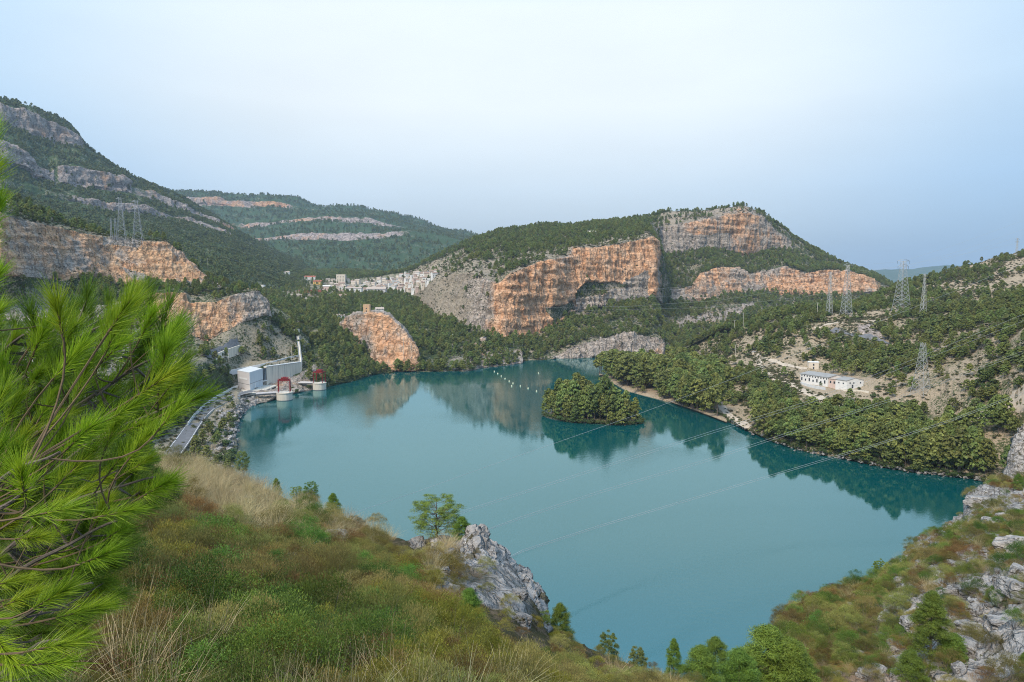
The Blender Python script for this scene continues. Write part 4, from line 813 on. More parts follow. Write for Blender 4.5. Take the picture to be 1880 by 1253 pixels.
for a in ((1320, 605, 574, 'pale pole among pines left of the ridge pylons, below the end cliff'), (1348, 612, 588, 'short pole between two taller ones among the pines of the right hill'), (1364, 610, 574, 'tallest concrete pole among the pines of the right hill'),
          (1350, 652, 633, 'pole beside the small roofed hut on the right hill'), (1285, 703, 682, 'concrete pole at the bend of the shore track near the spit'), (1500, 583, 556, 'pale pole with white foot left of the slim ridge pylon'),
          (1425, 572, 558, 'small pole on the wooded crest under the long cliff'), (368, 490, 472, 'left one of two poles on the green slope beyond the quarried cliff'), (382, 494, 475, 'right one of two poles on the green slope beyond the quarried cliff'),
          (741, 650, 620, 'tall pole on the ochre knob, the left one'), (755, 658, 630, 'tall pole on the ochre knob, the right one'), (663, 580, 558, 'pole beside the ochre ruined tower'), (421, 678, 648, 'pole on the dry slope above the plant wall'),
          (536, 662, 634, 'forked pole above the right end of the plant wall'), (524, 660, 636, 'pole above the middle of the plant wall'), (549, 556, 532, 'pole in the fields left of the village')):
    pole(*a)
# ---- cables
def cable(pts, label, r=.06, group=None):
    P = [WY(*p) for p in pts]; Q = []
    for i in range(len(P) - 1):
        for k in range(6): Q.append(P[i].lerp(P[i + 1], k / 6))
    Q.append(P[-1]); q = MB(); q.tube(Q, r * .85, n=4); o = q.build('power_cable', M_cable); tag(o, label, 'cable', group)
def span(pts, y0, y1):
    a, b_ = pts[0][0], pts[-1][0]; return [(p[0], p[1], y0 + (y1 - y0) * ((p[0] - a) / (b_ - a)) ** .9) for p in pts]
cable(span([(2150, 372), (1880, 484), (1704, 554), (1560, 612), (1433, 661), (1308, 710), (1165, 763), (1033, 809), (900, 855), (760, 905), (640, 945)], 620, 190), 'highest of the pale cables crossing the lake, passing the island', .065)
for d, nm in ((0, 'upper'), (10, 'lower')):
    cable(span([(2150, 455 + d * 1.5), (1880, 577 + d * 1.2), (1690, 655 + d * .8), (1480, 738 + d * .5), (1300, 794 + d * .4), (1150, 842 + d * .4), (1000, 890 + d * .4), (860, 935 + d * .4), (780, 965)], 470, 175), nm + ' cable of the pair that passes in front of the long white building', .055)
for d, nm in ((0, 'upper'), (4, 'lower')):
    cable(span([(2150, 530 + d), (1880, 644 + d), (1683, 717 + d), (1500, 777 + d), (1300, 843 + d), (1100, 902 + d), (960, 948 + d), (860, 985)], 410, 150), nm + ' cable of the pair crossing at the foot of the nearest pylon', .05)
for d, nm in ((0, 'upper'), (3.2, 'lower')):
    cable(span([(2150, 610 + d), (1880, 719 + d), (1750, 769 + d), (1609, 815 + d), (1460, 859 + d), (1280, 912 + d), (1100, 965 + d), (960, 1010 + d), (900, 1040)], 330, 130), nm + ' cable of the lowest pair, crossing over the right shore wood', .045)
for i, pts in enumerate(([(1553, 489), (1655, 481), (1760, 448), (1880, 405), (2100, 320)], [(1553, 500), (1660, 490), (1760, 462), (1880, 421), (2100, 340)], [(1655, 495), (1760, 470), (1880, 432), (2100, 350)], [(1560, 505), (1700, 480), (1880, 445), (2100, 380)])):
    cable([(p[0], p[1], 640) for p in pts], 'thin cable against the sky right of the ridge pylons, number %s from the top' % ('one', 'two', 'three', 'four')[i], .05)
for i, pts in enumerate(([(1045, 533), (1200, 531), (1400, 517), (1522, 501)], [(1045, 548), (1230, 544), (1400, 528), (1553, 497)], [(1000, 565), (1150, 563), (1320, 552), (1522, 520)], [(1060, 571), (1300, 565), (1480, 545), (1553, 530)])):
    n_ = len(pts); cable([(p[0], p[1], 720 + 0 * k) for k, p in enumerate(pts)], 'pale cable sweeping across the face of the central cliffs, %s' % ('topmost', 'second from top', 'third from top', 'lowest')[i], .07)
for i, pts in enumerate(([(254, 375), (330, 420), (420, 455), (540, 490), (700, 520)], [(224, 372), (300, 400), (420, 436), (540, 470), (700, 508)], [(254, 390), (330, 440), (420, 475), (560, 515), (680, 535)])):
    cable([(p[0], p[1], (650, 700, 760, 850, 1000)[k]) for k, p in enumerate(pts)], 'faint cable running from the left pylons over the green slope, %s' % ('middle', 'upper', 'lower')[i], .06)

# ---- roads and tracks
def ribbon(name, pts, w, m, label, up=.25, z=None, res=6):
    P = [(W(a, b_, z) if z is not None else G(a, b_)) for a, b_ in pts]; Q = []
    for i in range(len(P) - 1):
        p0, p1, p2, p3 = P[max(i - 1, 0)], P[i], P[i + 1], P[min(i + 2, len(P) - 1)]
        for k in range(res):
            t = k / res; Q.append(.5 * ((2 * p1) + (p2 - p0) * t + (2 * p0 - 5 * p1 + 4 * p2 - p3) * t * t + (3 * p1 - p0 - 3 * p2 + p3) * t ** 3))
    Q.append(P[-1]); b = MB(); V = []; nn = 4
    for i, q in enumerate(Q):
        d = (Q[min(i + 1, len(Q) - 1)] - Q[max(i - 1, 0)]); d.z = 0; d.normalize(); s = Vector((-d.y, d.x, 0)); ww = w if np.isscalar(w) else w[0] + (w[1] - w[0]) * i / len(Q)
        ww *= 1 + (.18 * math.sin(i * 1.7) if z is None else 0)
        zz = [gz(*(q + s * ww * (k / nn - .5)).xy, default=q.z) for k in range(nn + 1)] if z is None else [z] * (nn + 1)
        for k in range(nn + 1): V.append((*(q + s * ww * (k / nn - .5)).xy, zz[k] + up))
        if i: pass
    n = nn + 1; Fq = [(i * n + k, i * n + k + 1, (i + 1) * n + k + 1, (i + 1) * n + k) for i in range(len(Q) - 1) for k in range(nn)]
    b.add(V, Fq); o = b.build(name, m); tag(o, label, None, None, 'structure'); return Q
RD = [(306, 850), (322, 828), (338, 806), (353, 784), (367, 766), (386, 749), (410, 736), (437, 725), (465, 718)]
rq = ribbon('road', RD, 8.5, M_asph, None, up=.3, z=7.0)
b = MB(); off = []
for i in range(len(rq) - 1):
    d = (rq[i + 1] - rq[i]); d.z = 0; d.normalize(); s = Vector((-d.y, d.x, 0))
    for sd_ in (-3.6, 3.6):
        a0 = rq[i] + s * sd_; a1 = rq[i + 1] + s * sd_; b.add([(a0.x - s.x * .12, a0.y - s.y * .12, 7.32), (a1.x - s.x * .12, a1.y - s.y * .12, 7.32), (a1.x + s.x * .12, a1.y + s.y * .12, 7.32), (a0.x + s.x * .12, a0.y + s.y * .12, 7.32)], [(0, 1, 2, 3)])
tag(b.build('road_marking', M_paint), kind='structure')
def wall_line(name, pts, h, th, m, label, cat, z=None, posts=0, sink=1.0):
    P = [(W(a, b_, z) if z is not None else G(a, b_)) for a, b_ in pts]; e_ = empty(name, P[0]); tag(e_, label, cat); b = MB(); pb = MB()
    for i in range(len(P) - 1):
        a, c = P[i] - P[0], P[i + 1] - P[0]; d = (c - a); d2 = Vector((d.x, d.y, 0)).normalized(); s = Vector((-d2.y, d2.x, 0)) * th / 2
        V = [a - s, a + s, c + s, c - s]; b.add([v - Vector((0, 0, sink)) for v in V] + [v + Vector((0, 0, h)) for v in V], [(3, 2, 1, 0), (4, 5, 6, 7), (0, 1, 5, 4), (1, 2, 6, 5), (2, 3, 7, 6), (3, 0, 4, 7)])
        if posts:
            for k in range(int(d.length / posts)): q = a.lerp(c, k * posts / d.length); pb.tube([q, q + Vector((0, 0, h + 1.0))], .07, n=4)
    b.build('wall', m, e_)
    if posts: pb.build('railing_posts', M_steel, e_)
wall_line('road_parapet', [(345, 783), (356, 767), (376, 747), (398, 732), (425, 717), (437, 712)], 2.0, .4, M_conc_w, 'pale concrete parapet wall along the inner side of the lakeside road', 'wall', z=7.0, posts=6)
wall_line('guard_rail', [(377, 768), (394, 752), (416, 740), (440, 731)], .7, .15, M_steel, 'low metal guard rail on the lake side of the road', 'guard rail', z=7.0)
wall_line('retaining_wall', [(395, 660), (412, 652), (432, 645), (441, 642)], 4.0, 1.0, M_conc, 'pale sloping retaining wall under the upper road bend', 'wall', sink=4)
ribbon('road', [(378, 656), (392, 650), (408, 643), (424, 637), (440, 635)], 4.5, M_asph, None, up=1.0)
wall_line('terrace_wall', [(418, 684), (450, 677), (478, 672), (505, 665), (530, 658), (547, 655)], 1.3, .8, M_conc_w, 'long pale parapet on the terrace above the power plant wall', 'wall', posts=5, sink=3)

# ---- pumped-storage plant
A_, B_, C_ = W(437, 713, 5), W(459, 718, 5), W(482.5, 709, 5); D_ = A_ + C_ - B_
e_ = empty('plant_building', (B_.x, B_.y, 5)); tag(e_, 'pale windowless plant building with bluish side at the water end of the concrete wall', 'building')
o0 = Vector((B_.x, B_.y, 0))
def lp(*ps): return [((p - o0).x, (p - o0).y) for p in ps]
q = MB(); q.prism(lp(A_, B_, C_, D_), -4, 14.2); q.build('wall', M_clad, e_)
n1 = Vector(((B_ - C_).y, (C_ - B_).x, 0)).normalized();
if n1.y > 0: n1 = -n1
q = MB(); s_ = n1 * .25; q.prism(lp(B_ + s_, C_ + s_, C_ + n1 * .02, B_ + n1 * .02), 0, 14.3); pn = q.build('side_cladding', M_clad_b, e_)
q = MB()
for k in range(9):
    a = B_.lerp(C_, .06 + k * .11); q.prism(lp(a + n1 * .25, a + (C_ - B_).normalized() * .12 + n1 * .25, a + (C_ - B_).normalized() * .12 + n1 * .34, a + n1 * .34), 0, 5.6)
q.build('cladding_ribs', M_clad, e_)
n2 = Vector(((A_ - B_).y, -(A_ - B_).x, 0)).normalized()
if n2.y > 0: n2 = -n2
q = MB(); a = A_.lerp(B_, .12); c = A_.lerp(B_, .82); q.prism(lp(a + n2 * .02, c + n2 * .02, c + n2 * .2, a + n2 * .2), 8.2, 9.3); q.build('light_strip', M_paint, e_)
for zz in (4.4, 5.2):
    pass
q = MB(); q.prism(lp(A_ + n2 * .02, B_ + n2 * .02, B_ + n2 * .06, A_ + n2 * .06), 4.6, 4.9); q.prism(lp(B_ + n1 * .26, C_ + n1 * .26, C_ + n1 * .3, B_ + n1 * .3), 5.4, 5.7); q.build('joint', M_conc_d, e_)
a = B_.lerp(C_, .34); dd = (C_ - B_).normalized(); q = MB(); q.prism(lp(a + n1 * .3, a + dd * 2.2 + n1 * .3, a + dd * 2.2 + n1 * .42, a + n1 * .42), 0, 4.6); q.build('door', M_paint, e_)
q = MB(); cen = (A_ + B_ + C_ + D_) / 4; q.prism([((cen + (p - cen) * 1.015 - o0).x, (cen + (p - cen) * 1.015 - o0).y) for p in (A_, B_, C_, D_)], 14.2, 14.7); q.build('roof', M_conc_w, e_)
# dark recess and box beside it
E0 = W(483, 709, 5); E1 = W(497, 706, 5); bk = Vector((0, 5, 0))
e_ = empty('window_bay', (E0.x, E0.y, 5)); o0 = Vector((E0.x, E0.y, 0)); tag(e_, 'tall dark glazed bay between the pale plant building and the concrete wall', 'window bay')
q = MB(); m1 = E0.lerp(E1, .5); q.prism(lp(E0, m1, m1 + bk, E0 + bk), 4.5, 14.5); q.build('glazing', M_glass, e_)
q = MB(); [q.prism(lp(E0.lerp(m1, k / 3) - Vector((0, .1, 0)), E0.lerp(m1, k / 3 + .05) - Vector((0, .1, 0)), E0.lerp(m1, k / 3 + .05), E0.lerp(m1, k / 3)), 4.5, 14.5) for k in range(3)]; q.build('mullions', M_clad_b, e_)
q = MB(); q.prism(lp(E0 - Vector((0, .8, 0)), E1 - Vector((0, .8, 0)), E1 + bk, E0 + bk), 3.6, 4.5); q.prism(lp(m1, E1, E1 + bk, m1 + bk), 4.5, 14.2); q.build('concrete_frame', M_conc_w, e_)
# great wall
P0, P1 = W(490, 707.5, 5), W(554, 697, 5); d = (P1 - P0); nrm = Vector((d.y, -d.x, 0)).normalized()
if nrm.y > 0: nrm = -nrm
e_ = empty('plant_wall', (P0.x, P0.y, 0)); o0 = Vector((P0.x, P0.y, 0)); tag(e_, 'high pale concrete wall behind the water intakes', 'wall')
q = MB(); q.prism(lp(P0, P1, P1 - nrm * 3, P0 - nrm * 3), -6, 20.3); q.build('wall', M_conc, e_)
q = MB(); q.prism(lp(P0 + nrm * .3, P1 + nrm * .3, P1 - nrm * 3.2, P0 - nrm * 3.2), 20.3, 20.8); q.build('coping', M_conc_w, e_)
q = MB(); nb_ = 16
for k in range(nb_ + 1):
    a = P0.lerp(P1, k / nb_) - o0; q.tube([(a.x, a.y, 20.8), (a.x, a.y, 22.0)], .06, n=4)
a = P0 - o0; c = P1 - o0; q.tube([(a.x, a.y, 22.0), (c.x, c.y, 22.0)], .06, n=4); q.build('railing', M_steel, e_)
q = MB()
for k in range(1, 6):
    a = P0.lerp(P1, k / 6); q.prism(lp(a + nrm * .01, a + d.normalized() * .15 + nrm * .01, a + d.normalized() * .15 + nrm * .05, a + nrm * .05), -4, 20.2)
q.build('joint', M_conc_d, e_)
# stair strip climbing the slope with the head block
e_ = empty('penstock_stair', W(552, 697, 5)); o3 = Vector(e_.location); tag(e_, 'steep white concrete channel climbing from the wall to a small head house', 'channel')
pl = [WY(552, 697, 603), WY(552.5, 665, 606), WY(550, 640, 630), WY(547.5, 620, 660), WY(545, 610, 675)]
q = MB(); q.tube([p - o3 for p in pl], .85, .75, 4); q.build('channel', M_conc, e_)
q = MB(); q.tube([p - o3 + Vector((-1.1, -.6, .7)) for p in pl], .28, n=4); q.tube([p - o3 + Vector((1.1, -.6, .7)) for p in pl], .28, n=4); q.build('side_rails', M_steel_b, e_)
q = MB(); c = WY(542, 611, 676) - o3; q.box(c, (7.5, 5, 7)); q.build('head_house', M_conc, e_)
# platform slab, lower quay
e_ = empty('quay_platform', W(460, 722, 0)); o0 = Vector((e_.location.x, e_.location.y, 0)); tag(e_, 'concrete quay deck with supports running along the front of the plant', 'quay')
Q = [W(440, 727, 5.2), W(470, 723, 5.2), W(500, 711, 5.2), W(517, 704, 5.2), W(552, 700, 5.2), W(552, 695, 5.2), W(437, 709, 5.2)]
q = MB(); q.prism(lp(*Q), 4.3, 5.2); q.build('deck', M_conc, e_)
for a, b_ in ((449, 727), (463, 726), (480, 719), (496, 713), (508, 709), (530, 703.5)):
    q = MB(); p = W(a, b_, 5.2) - o0; q.box((p.x, p.y + 1.5, 1.2), (1.6, 2.2, 6.2)); q.build('pier', M_conc, e_)
q = MB(); p0, p1 = W(452, 727, 5.2) - o0, W(512, 706, 5.2) - o0
for k in range(14):
    p = p0.lerp(p1, k / 13); q.tube([(p.x, p.y, 5.2), (p.x, p.y, 6.4)], .05, n=4)
q.tube([(p0.x, p0.y, 6.4), (p1.x, p1.y, 6.4)], .06, n=4); q.build('railing', M_steel, e_)
# intake towers
def intake(px, pyw, rad, label, b0, b1, lab2, lab3, gh, rz):
    c = W(px, pyw, 0); c.y += rad; e_ = empty('intake_tower', (c.x, c.y, 0)); tag(e_, label, 'intake tower')
    q = MB(); n = 28; zs = [(-3, rad), (3.9, rad), (3.9, rad), (5.6, rad)]
    q.prism([(math.cos(t * 2 * PI / n) * rad, math.sin(t * 2 * PI / n) * rad) for t in range(n)], -4, 5.6); dr = q.build('drum', M_conc, e_)
    q = MB(); q.prism([(math.cos(t * 2 * PI / n) * (rad + .35), math.sin(t * 2 * PI / n) * (rad + .35)) for t in range(n)], 5.6, 6.1); q.build('cap_slab', M_conc, e_)
    q = MB()
    for t in range(12): a = t * PI / 6; q.tube([(math.cos(a) * rad, math.sin(a) * rad, 6.1), (math.cos(a) * rad, math.sin(a) * rad, 7.2)], .05, n=4)
    q.tube([(math.cos(t * PI / 6) * rad, math.sin(t * PI / 6) * rad, 7.2) for t in range(13)], .05, n=4); q.build('railing', M_steel, e_)
    q = MB(); q.prism([(math.cos(t * 2 * PI / n) * (rad + .03), math.sin(t * 2 * PI / n) * (rad + .03)) for t in range(n)], -.5, .45); q.build('wet_band', M_conc_d, dr)
    g = empty('gantry_crane', (c.x, c.y, 6.1), rz); tag(g, lab2, 'gantry crane'); w, dp = rad * 1.45, rad * 1.1
    for sx in (-1, 1):
        for sy in (-1, 1): q = MB(); q.tube([(sx * w / 2, sy * dp / 2, 0), (sx * w / 2, sy * dp / 2, gh * .86)], .32, n=6); q.build('leg', M_red, g)
    q = MB()
    for sy in (-1, 1): q.box((0, sy * dp / 2, gh * .86), (w * 1.05, .6, .8)); q.tube([(-w / 2, sy * dp / 2, gh * .55), (0, sy * dp / 2, gh * .84)], .13, n=4); q.tube([(w / 2, sy * dp / 2, gh * .55), (0, sy * dp / 2, gh * .84)], .13, n=4)
    for sx in (-1, 1): q.box((sx * w / 2, 0, gh * .861), (.6, dp, .7)); q.tube([(sx * w / 2, -dp / 2, gh * .3), (sx * w / 2, dp / 2, gh * .3)], .12, n=4)
    q.build('girder', M_red, g)
    q = MB(); q.box((w * .05, 0, gh * .97), (w * .62, dp * .62, gh * .12)); q.box((w * .05, 0, gh * 1.05), (w * .3, dp * .4, gh * .05)); q.build('hoist_cabin', M_red, g)
    q = MB()
    for k in range(7): x = -w * .5 + w * k / 6; q.tube([(x, -dp / 2, gh * .9), (x, -dp / 2, gh * 1.02)], .06, n=3)
    q.tube([(-w * .5, -dp / 2, gh * 1.02), (w * .5, -dp / 2, gh * 1.02)], .06, n=3); q.build('walkway_rail', M_red, g)
    f = empty('footbridge', (c.x, c.y, 0)); tag(f, lab3, 'footbridge'); o4 = Vector((c.x, c.y, 0)); a = W(*b0, 5.6) - o4; z = Vector((b1, 0, 5.6)); dd = (z - a); dd.z = 0; nn = Vector((-dd.y, dd.x, 0)).normalized() * 1.9
    q = MB(); q.prism([((a - nn).x, (a - nn).y), ((z - nn).x, (z - nn).y), ((z + nn).x, (z + nn).y), ((a + nn).x, (a + nn).y)], 4.7, 5.6); q.build('deck', M_conc_d, f)
    for s2 in (-1, 1): q = MB(); q.tube([a + nn * s2 + Vector((0, 0, .4)), z + nn * s2 + Vector((0, 0, .4))], .5, n=6); q.build('edge_pipe', M_clad, f)
    return c
intake(518, 737, 5.9, 'round pale concrete intake tower nearest the plant building', (470, 724), -5.4, 'red gantry crane on the intake tower nearest the plant building', 'concrete footbridge from the quay to the nearer intake tower', 11, .25)
intake(583.5, 717.5, 5.5, 'round pale concrete intake tower farther right, by the wooded bank', (550, 703), -5.0, 'red gantry crane on the farther right intake tower', 'concrete footbridge from the bank to the farther intake tower', 10.5, -.15)
# abutment and red barrier by the far footbridge
e_ = empty('abutment', W(556, 706, 0)); tag(e_, 'stepped concrete abutment with a red rail under the far footbridge', 'abutment')
q = MB(); q.box((0, 3, 2.4), (5, 6, 6.2)); q.box((-3, 5, 3), (5, 5, 6.6)); q.box((6, 6, 2.2), (7, 5, 7.4)); q.build('concrete_body', M_conc, e_)
q = MB(); q.box((-2, 1, 6.8), (9, .3, .5)); q.box((-2, 1, 7.7), (9, .2, .2)); [q.tube([(-6.4 + k * 1.5, 1, 6), (-6.4 + k * 1.5, 1, 7.8)], .08, n=4) for k in range(7)]; q.build('red_rail', M_red, e_)
for px_, py_, s, nm in ((535, 716, .85, 'rounded dark bush on the bank between the two intake towers'), (451, 742, 1.0, 'dark green bush on the rocks under the quay'), (545, 720, .7, 'small dark bush by the water between the two intake towers'), (446, 735, .8, 'small dark bush beside the road end on the rocks')):
    p = W(px_, py_, 1.5); single('broad', int(px_) % 4, (p.x, p.y + 1, 1.0), s, 1, 'shore_bush', nm, 'bush', None)

# ---- long white building on the right bank
def bldg(name, label, P, zb, h, wm, rm, wins=(), gable=2.2, ridge_along=0, cat='building', eave=.4, winm=None, seg=None):
    """P: 4 footprint corners, ridge runs along side P0-P1"""
    c = (P[0] + P[1] + P[2] + P[3]) / 4; e_ = empty(name, (c.x, c.y, zb)); tag(e_, label, cat); o0 = Vector((c.x, c.y, 0)); Q = [((p - o0).x, (p - o0).y) for p in P]
    q = MB(); V = [(x, y, -5) for x, y in Q] + [(x, y, h) for x, y in Q]; 
    g0 = ((Q[0][0] + Q[3][0]) / 2, (Q[0][1] + Q[3][1]) / 2, h + gable); g1 = ((Q[1][0] + Q[2][0]) / 2, (Q[1][1] + Q[2][1]) / 2, h + gable)
    V += [g0, g1]; q.add(V, [(3, 2, 1, 0), (0, 1, 5, 4), (1, 2, 6, 9, 5), (2, 3, 7, 6), (3, 0, 4, 8, 7)]); q.build('wall', wm, e_)
    k = 1.0 + 2 * eave / max(1, (Vector(Q[0]) - Vector(Q[3])).length); q = MB()
    def ex(p, kk=1.03): return (p[0] * kk, p[1] * kk)
    E = [ex(p, 1 + .06) for p in Q]; zd = h - .12
    r0 = (g0[0] * 1.03, g0[1] * 1.03, h + gable + .12); r1 = (g1[0] * 1.03, g1[1] * 1.03, h + gable + .12)
    top = [(E[0][0], E[0][1], zd + .15), (E[1][0], E[1][1], zd + .15), r1, r0, (E[3][0], E[3][1], zd + .15), (E[2][0], E[2][1], zd + .15)]; bot = [(a, b_, z - .28) for a, b_, z in top]
    q.add(top + bot, [(0, 1, 2, 3), (3, 2, 5, 4), (7, 6, 9, 8), (8, 9, 10, 11), (0, 6, 7, 1), (4, 5, 11, 10), (0, 3, 9, 6), (3, 4, 10, 9), (1, 7, 8, 2), (2, 8, 11, 5)]); q.build('roof', rm, e_)
    for (side, u, z, w_, hh_) in wins:
        a, b_ = Vector((*Q[side], 0)), Vector((*Q[(side + 1) % 4], 0)); d = b_ - a; dn = d.normalized(); n = Vector((d.y, -d.x, 0)).normalized(); p = a + d * u
        q = MB(); pp = [p - dn * w_ / 2 - n * .05, p + dn * w_ / 2 - n * .05, p + dn * w_ / 2 + n * .06, p - dn * w_ / 2 + n * .06]; q.prism([(v.x, v.y) for v in pp], z, z + hh_); q.build('window' if hh_ < 2.2 else 'door', winm or M_glass, e_)
    return e_
s0 = W(1469, 698, 20.2); s1 = W(1555, 713, 19.6); dl = (s1 - s0); dl.z = 0; gg = Vector((12.8, 2.6, 0))
f0, f1 = s0, s0 + dl * .60
bldg('warehouse', 'long low white building with grey roof and a row of small windows, left part', [f0, f1, f1 + gg * 1.1, f0 + gg * 1.1], 20, 5.0, M_white, M_roofg, [(0, .06 + .1 * k, 3.3, .9, .9) for k in range(10)] + [(0, .06 + .14 * k, .3, 1.1, 1.5 if k % 2 else 2.3) for k in range(7)], gable=1.6)
f0, f1 = s0 + dl * .605, s0 + dl * .80
bldg('warehouse', 'ochre walled middle part of the long building, partly without roof', [f0 + gg * .05, f1 + gg * .05, f1 + gg * .95, f0 + gg * .95], 20, 4.4, M_pink, M_roofc, [(0, .2, 1.2, 1.2, 1.6), (0, .6, 1.2, 1.2, 1.6)], gable=1.0)
f0, f1 = s0 + dl * .805 - gg * .12, s0 + dl * 1.03 - gg * .12
bldg('warehouse', 'white gabled end house of the long building with square red framed windows', [f0, f1, f1 + gg * .98, f0 + gg * .98], 19.5, 5.4, M_white, M_roofg, [(1, .2, 3.2, .9, .9), (1, .42, 3.2, .9, .9), (1, .82, 3.2, .9, .9), (1, .35, .2, 1.2, 2.3), (0, .3, 2.8, .9, .9), (0, .7, 2.8, .9, .9)], gable=1.5)
p = W(1484, 680, 22); bldg('tower_house', 'small square cream building with flat roof behind the long white building', [p, p + Vector((7.4, -1.4, 0)), p + Vector((9, 5, 0)), p + Vector((1.5, 6.4, 0))], 22, 6.3, M_cream, M_white, [(0, .5, 3.6, 1, 1.5), (0, .5, .6, 1, 2)], gable=.3)
p = G(1592, 641); bldg('hut', 'small pale block hut under the quarry road', [p, p + Vector((4.6, -.6, 0)), p + Vector((5, 4, 0)), p + Vector((.5, 4.5, 0))], p.z, 4.0, M_cream, M_roofc, [(0, .5, 1.2, .8, 1)], gable=.3, cat='hut')
p = G(1381, 652); bldg('hut', 'low roofed stone hut with dark doorway at the end of the upper track', [p, p + Vector((4.6, -.6, 0)), p + Vector((5, 4, 0)), p + Vector((.5, 4.5, 0))], p.z, 2.8, M_cream, M_roofg, [(0, .5, .1, 1.4, 2.3)], gable=.5, cat='hut')
p = G(1494, 752); bldg('hut', 'small roofless stone ruin among bushes below the track', [p, p + Vector((5.6, -.6, 0)), p + Vector((6, 4, 0)), p + Vector((.5, 4.5, 0))], p.z, 2.6, M_cream, M_dirt, [(0, .5, .1, 1.2, 1.6)], gable=.1, cat='ruin')
wall_line('retaining_wall', [(1470, 706), (1490, 712), (1515, 717)], 1.8, .6, M_conc_w, 'grey white terrace wall below the long white building', 'wall')
wall_line('retaining_wall', [(1548, 718), (1570, 719), (1595, 722)], 1.2, .6, M_conc, 'low stone terrace wall below the gabled end house', 'wall')
ribbon('path', [(1388, 652), (1394, 668), (1404, 682), (1420, 694), (1450, 703), (1480, 720), (1510, 734), (1545, 746), (1580, 758)], (4.5, 6.5), M_dirt, None)
ribbon('path', [(1392, 657), (1425, 664), (1450, 672), (1482, 677)], 4.5, M_dirt, None)
ribbon('path', [(1290, 698), (1306, 712), (1318, 735), (1332, 758), (1352, 774), (1374, 788)], 4.5, M_dirt, None, up=.4)
ribbon('path', [(1640, 765), (1680, 775), (1730, 790), (1760, 800)], 4, M_dirt, None)
ribbon('path', [(1790, 775), (1815, 752), (1850, 742), (1900, 738)], 4.5, M_dirt, None)
ribbon('road', [(1528, 606), (1555, 613), (1590, 619), (1612, 625), (1634, 632)], 5.5, M_asph, None, up=.5)
ribbon('path', [(1495, 603), (1530, 594), (1575, 590), (1620, 590)], 4.5, M_dirt, None)
p = W(1470, 748, 12)
# ---- village
rv = random.Random(33)
def house_proto(i, wm, rm, w, d, h, gable, flat=False, name='house', nw=3, fl=2):
    e_ = empty(name, (0, 0, 0)); Q = [(-w / 2, -d / 2), (w / 2, -d / 2), (w / 2, d / 2), (-w / 2, d / 2)]; q = MB()
    if flat: q.prism(Q, -8, h); q.build('wall', wm, e_); q = MB(); q.prism([(a * 1.03, b_ * 1.03) for a, b_ in Q], h, h + .5); q.build('roof', rm, e_)
    else:
        V = [(x, y, -8) for x, y in Q] + [(x, y, h) for x, y in Q] + [(-w / 2, 0, h + gable), (w / 2, 0, h + gable)]
        q.add(V, [(3, 2, 1, 0), (0, 1, 5, 4), (1, 2, 6, 9, 5), (2, 3, 7, 6), (3, 0, 4, 8, 7)]); q.build('wall', wm, e_)
        q = MB(); k = 1.05; V = [(-w / 2 * k, -d / 2 * k - .3, h - .2), (w / 2 * k, -d / 2 * k - .3, h - .2), (w / 2 * k, 0, h + gable + .2), (-w / 2 * k, 0, h + gable + .2), (-w / 2 * k, d / 2 * k + .3, h - .2), (w / 2 * k, d / 2 * k + .3, h - .2)]
        q.add(V + [(a, b_, z - .35) for a, b_, z in V], [(0, 1, 2, 3), (3, 2, 5, 4), (7, 6, 9, 8), (8, 9, 10, 11), (0, 6, 7, 1), (4, 5, 11, 10), (0, 3, 9, 6), (3, 4, 10, 9), (1, 7, 8, 2), (2, 8, 11, 5)]); rf_ = q.build('roof', rm, e_); q = MB(); q.box((w * .28, d * .12, h + gable * .9), (.9, .9, 1.9)); q.build('chimney', M_cream, rf_)
    for f in range(fl):
        for k in range(nw):
            q = MB(); q.box((w * ((k + .5) / nw - .5) * .9, -d / 2 - .03, 1.6 + f * 3.0), (1.1, .12, 1.4)); q.build('window', M_glass, e_)
    return e_
KINDS = [(M_white, M_roofc, 10, 8, 7, 1.8, False), (M_cream, M_roofb, 11, 9, 8, 2.0, False), (M_white, M_roofb, 9, 8, 9, 1.6, False), (M_pink, M_roofc, 12, 9, 7, 1.8, False), (M_white, M_white, 9, 8, 6.5, 0, True), (M_cream, M_roofc, 8, 8, 10, 1.5, False)]
protos = []; used_p = []
def put_house(i, px, py, s, rz, label, group, name='house'):
    g = G(px, py)
    if i < len(used_p) and used_p[i] is not None: o = copy_tree(used_p[i])
    else:
        while len(used_p) <= i: used_p.append(None)
        o = house_proto(i, *KINDS[i]); used_p[i] = o
    o.location = (g.x, g.y, g.z); o.rotation_euler = (0, 0, rz); o.scale = (s * rv.uniform(.85, 1.2), s * rv.uniform(.85, 1.2), s * rv.uniform(.85, 1.15)); tag(o, label, 'house', group); return o
rows_v = [(744, 806, 506, 6), (725, 800, 511, 8), (706, 795, 516, 10), (690, 790, 521, 11), (672, 782, 526, 11), (672, 770, 531, 10), (735, 762, 537, 4)]
cn = ['pale', 'cream', 'white', 'pinkish', 'white flat roofed', 'tall narrow cream']
for (x0, x1, y, n) in rows_v:
    for k in range(n):
        i = rv.randrange(6); x = x0 + (x1 - x0) * (k + .5) / n + rv.uniform(-3, 3); put_house(i, x, y + rv.uniform(-1.6, 1.6), rv.uniform(.72, 1.0), rv.uniform(-.6, .6), cn[i] + ' house in the dense upper quarter of the village', cn[i] + ' houses of the upper village')
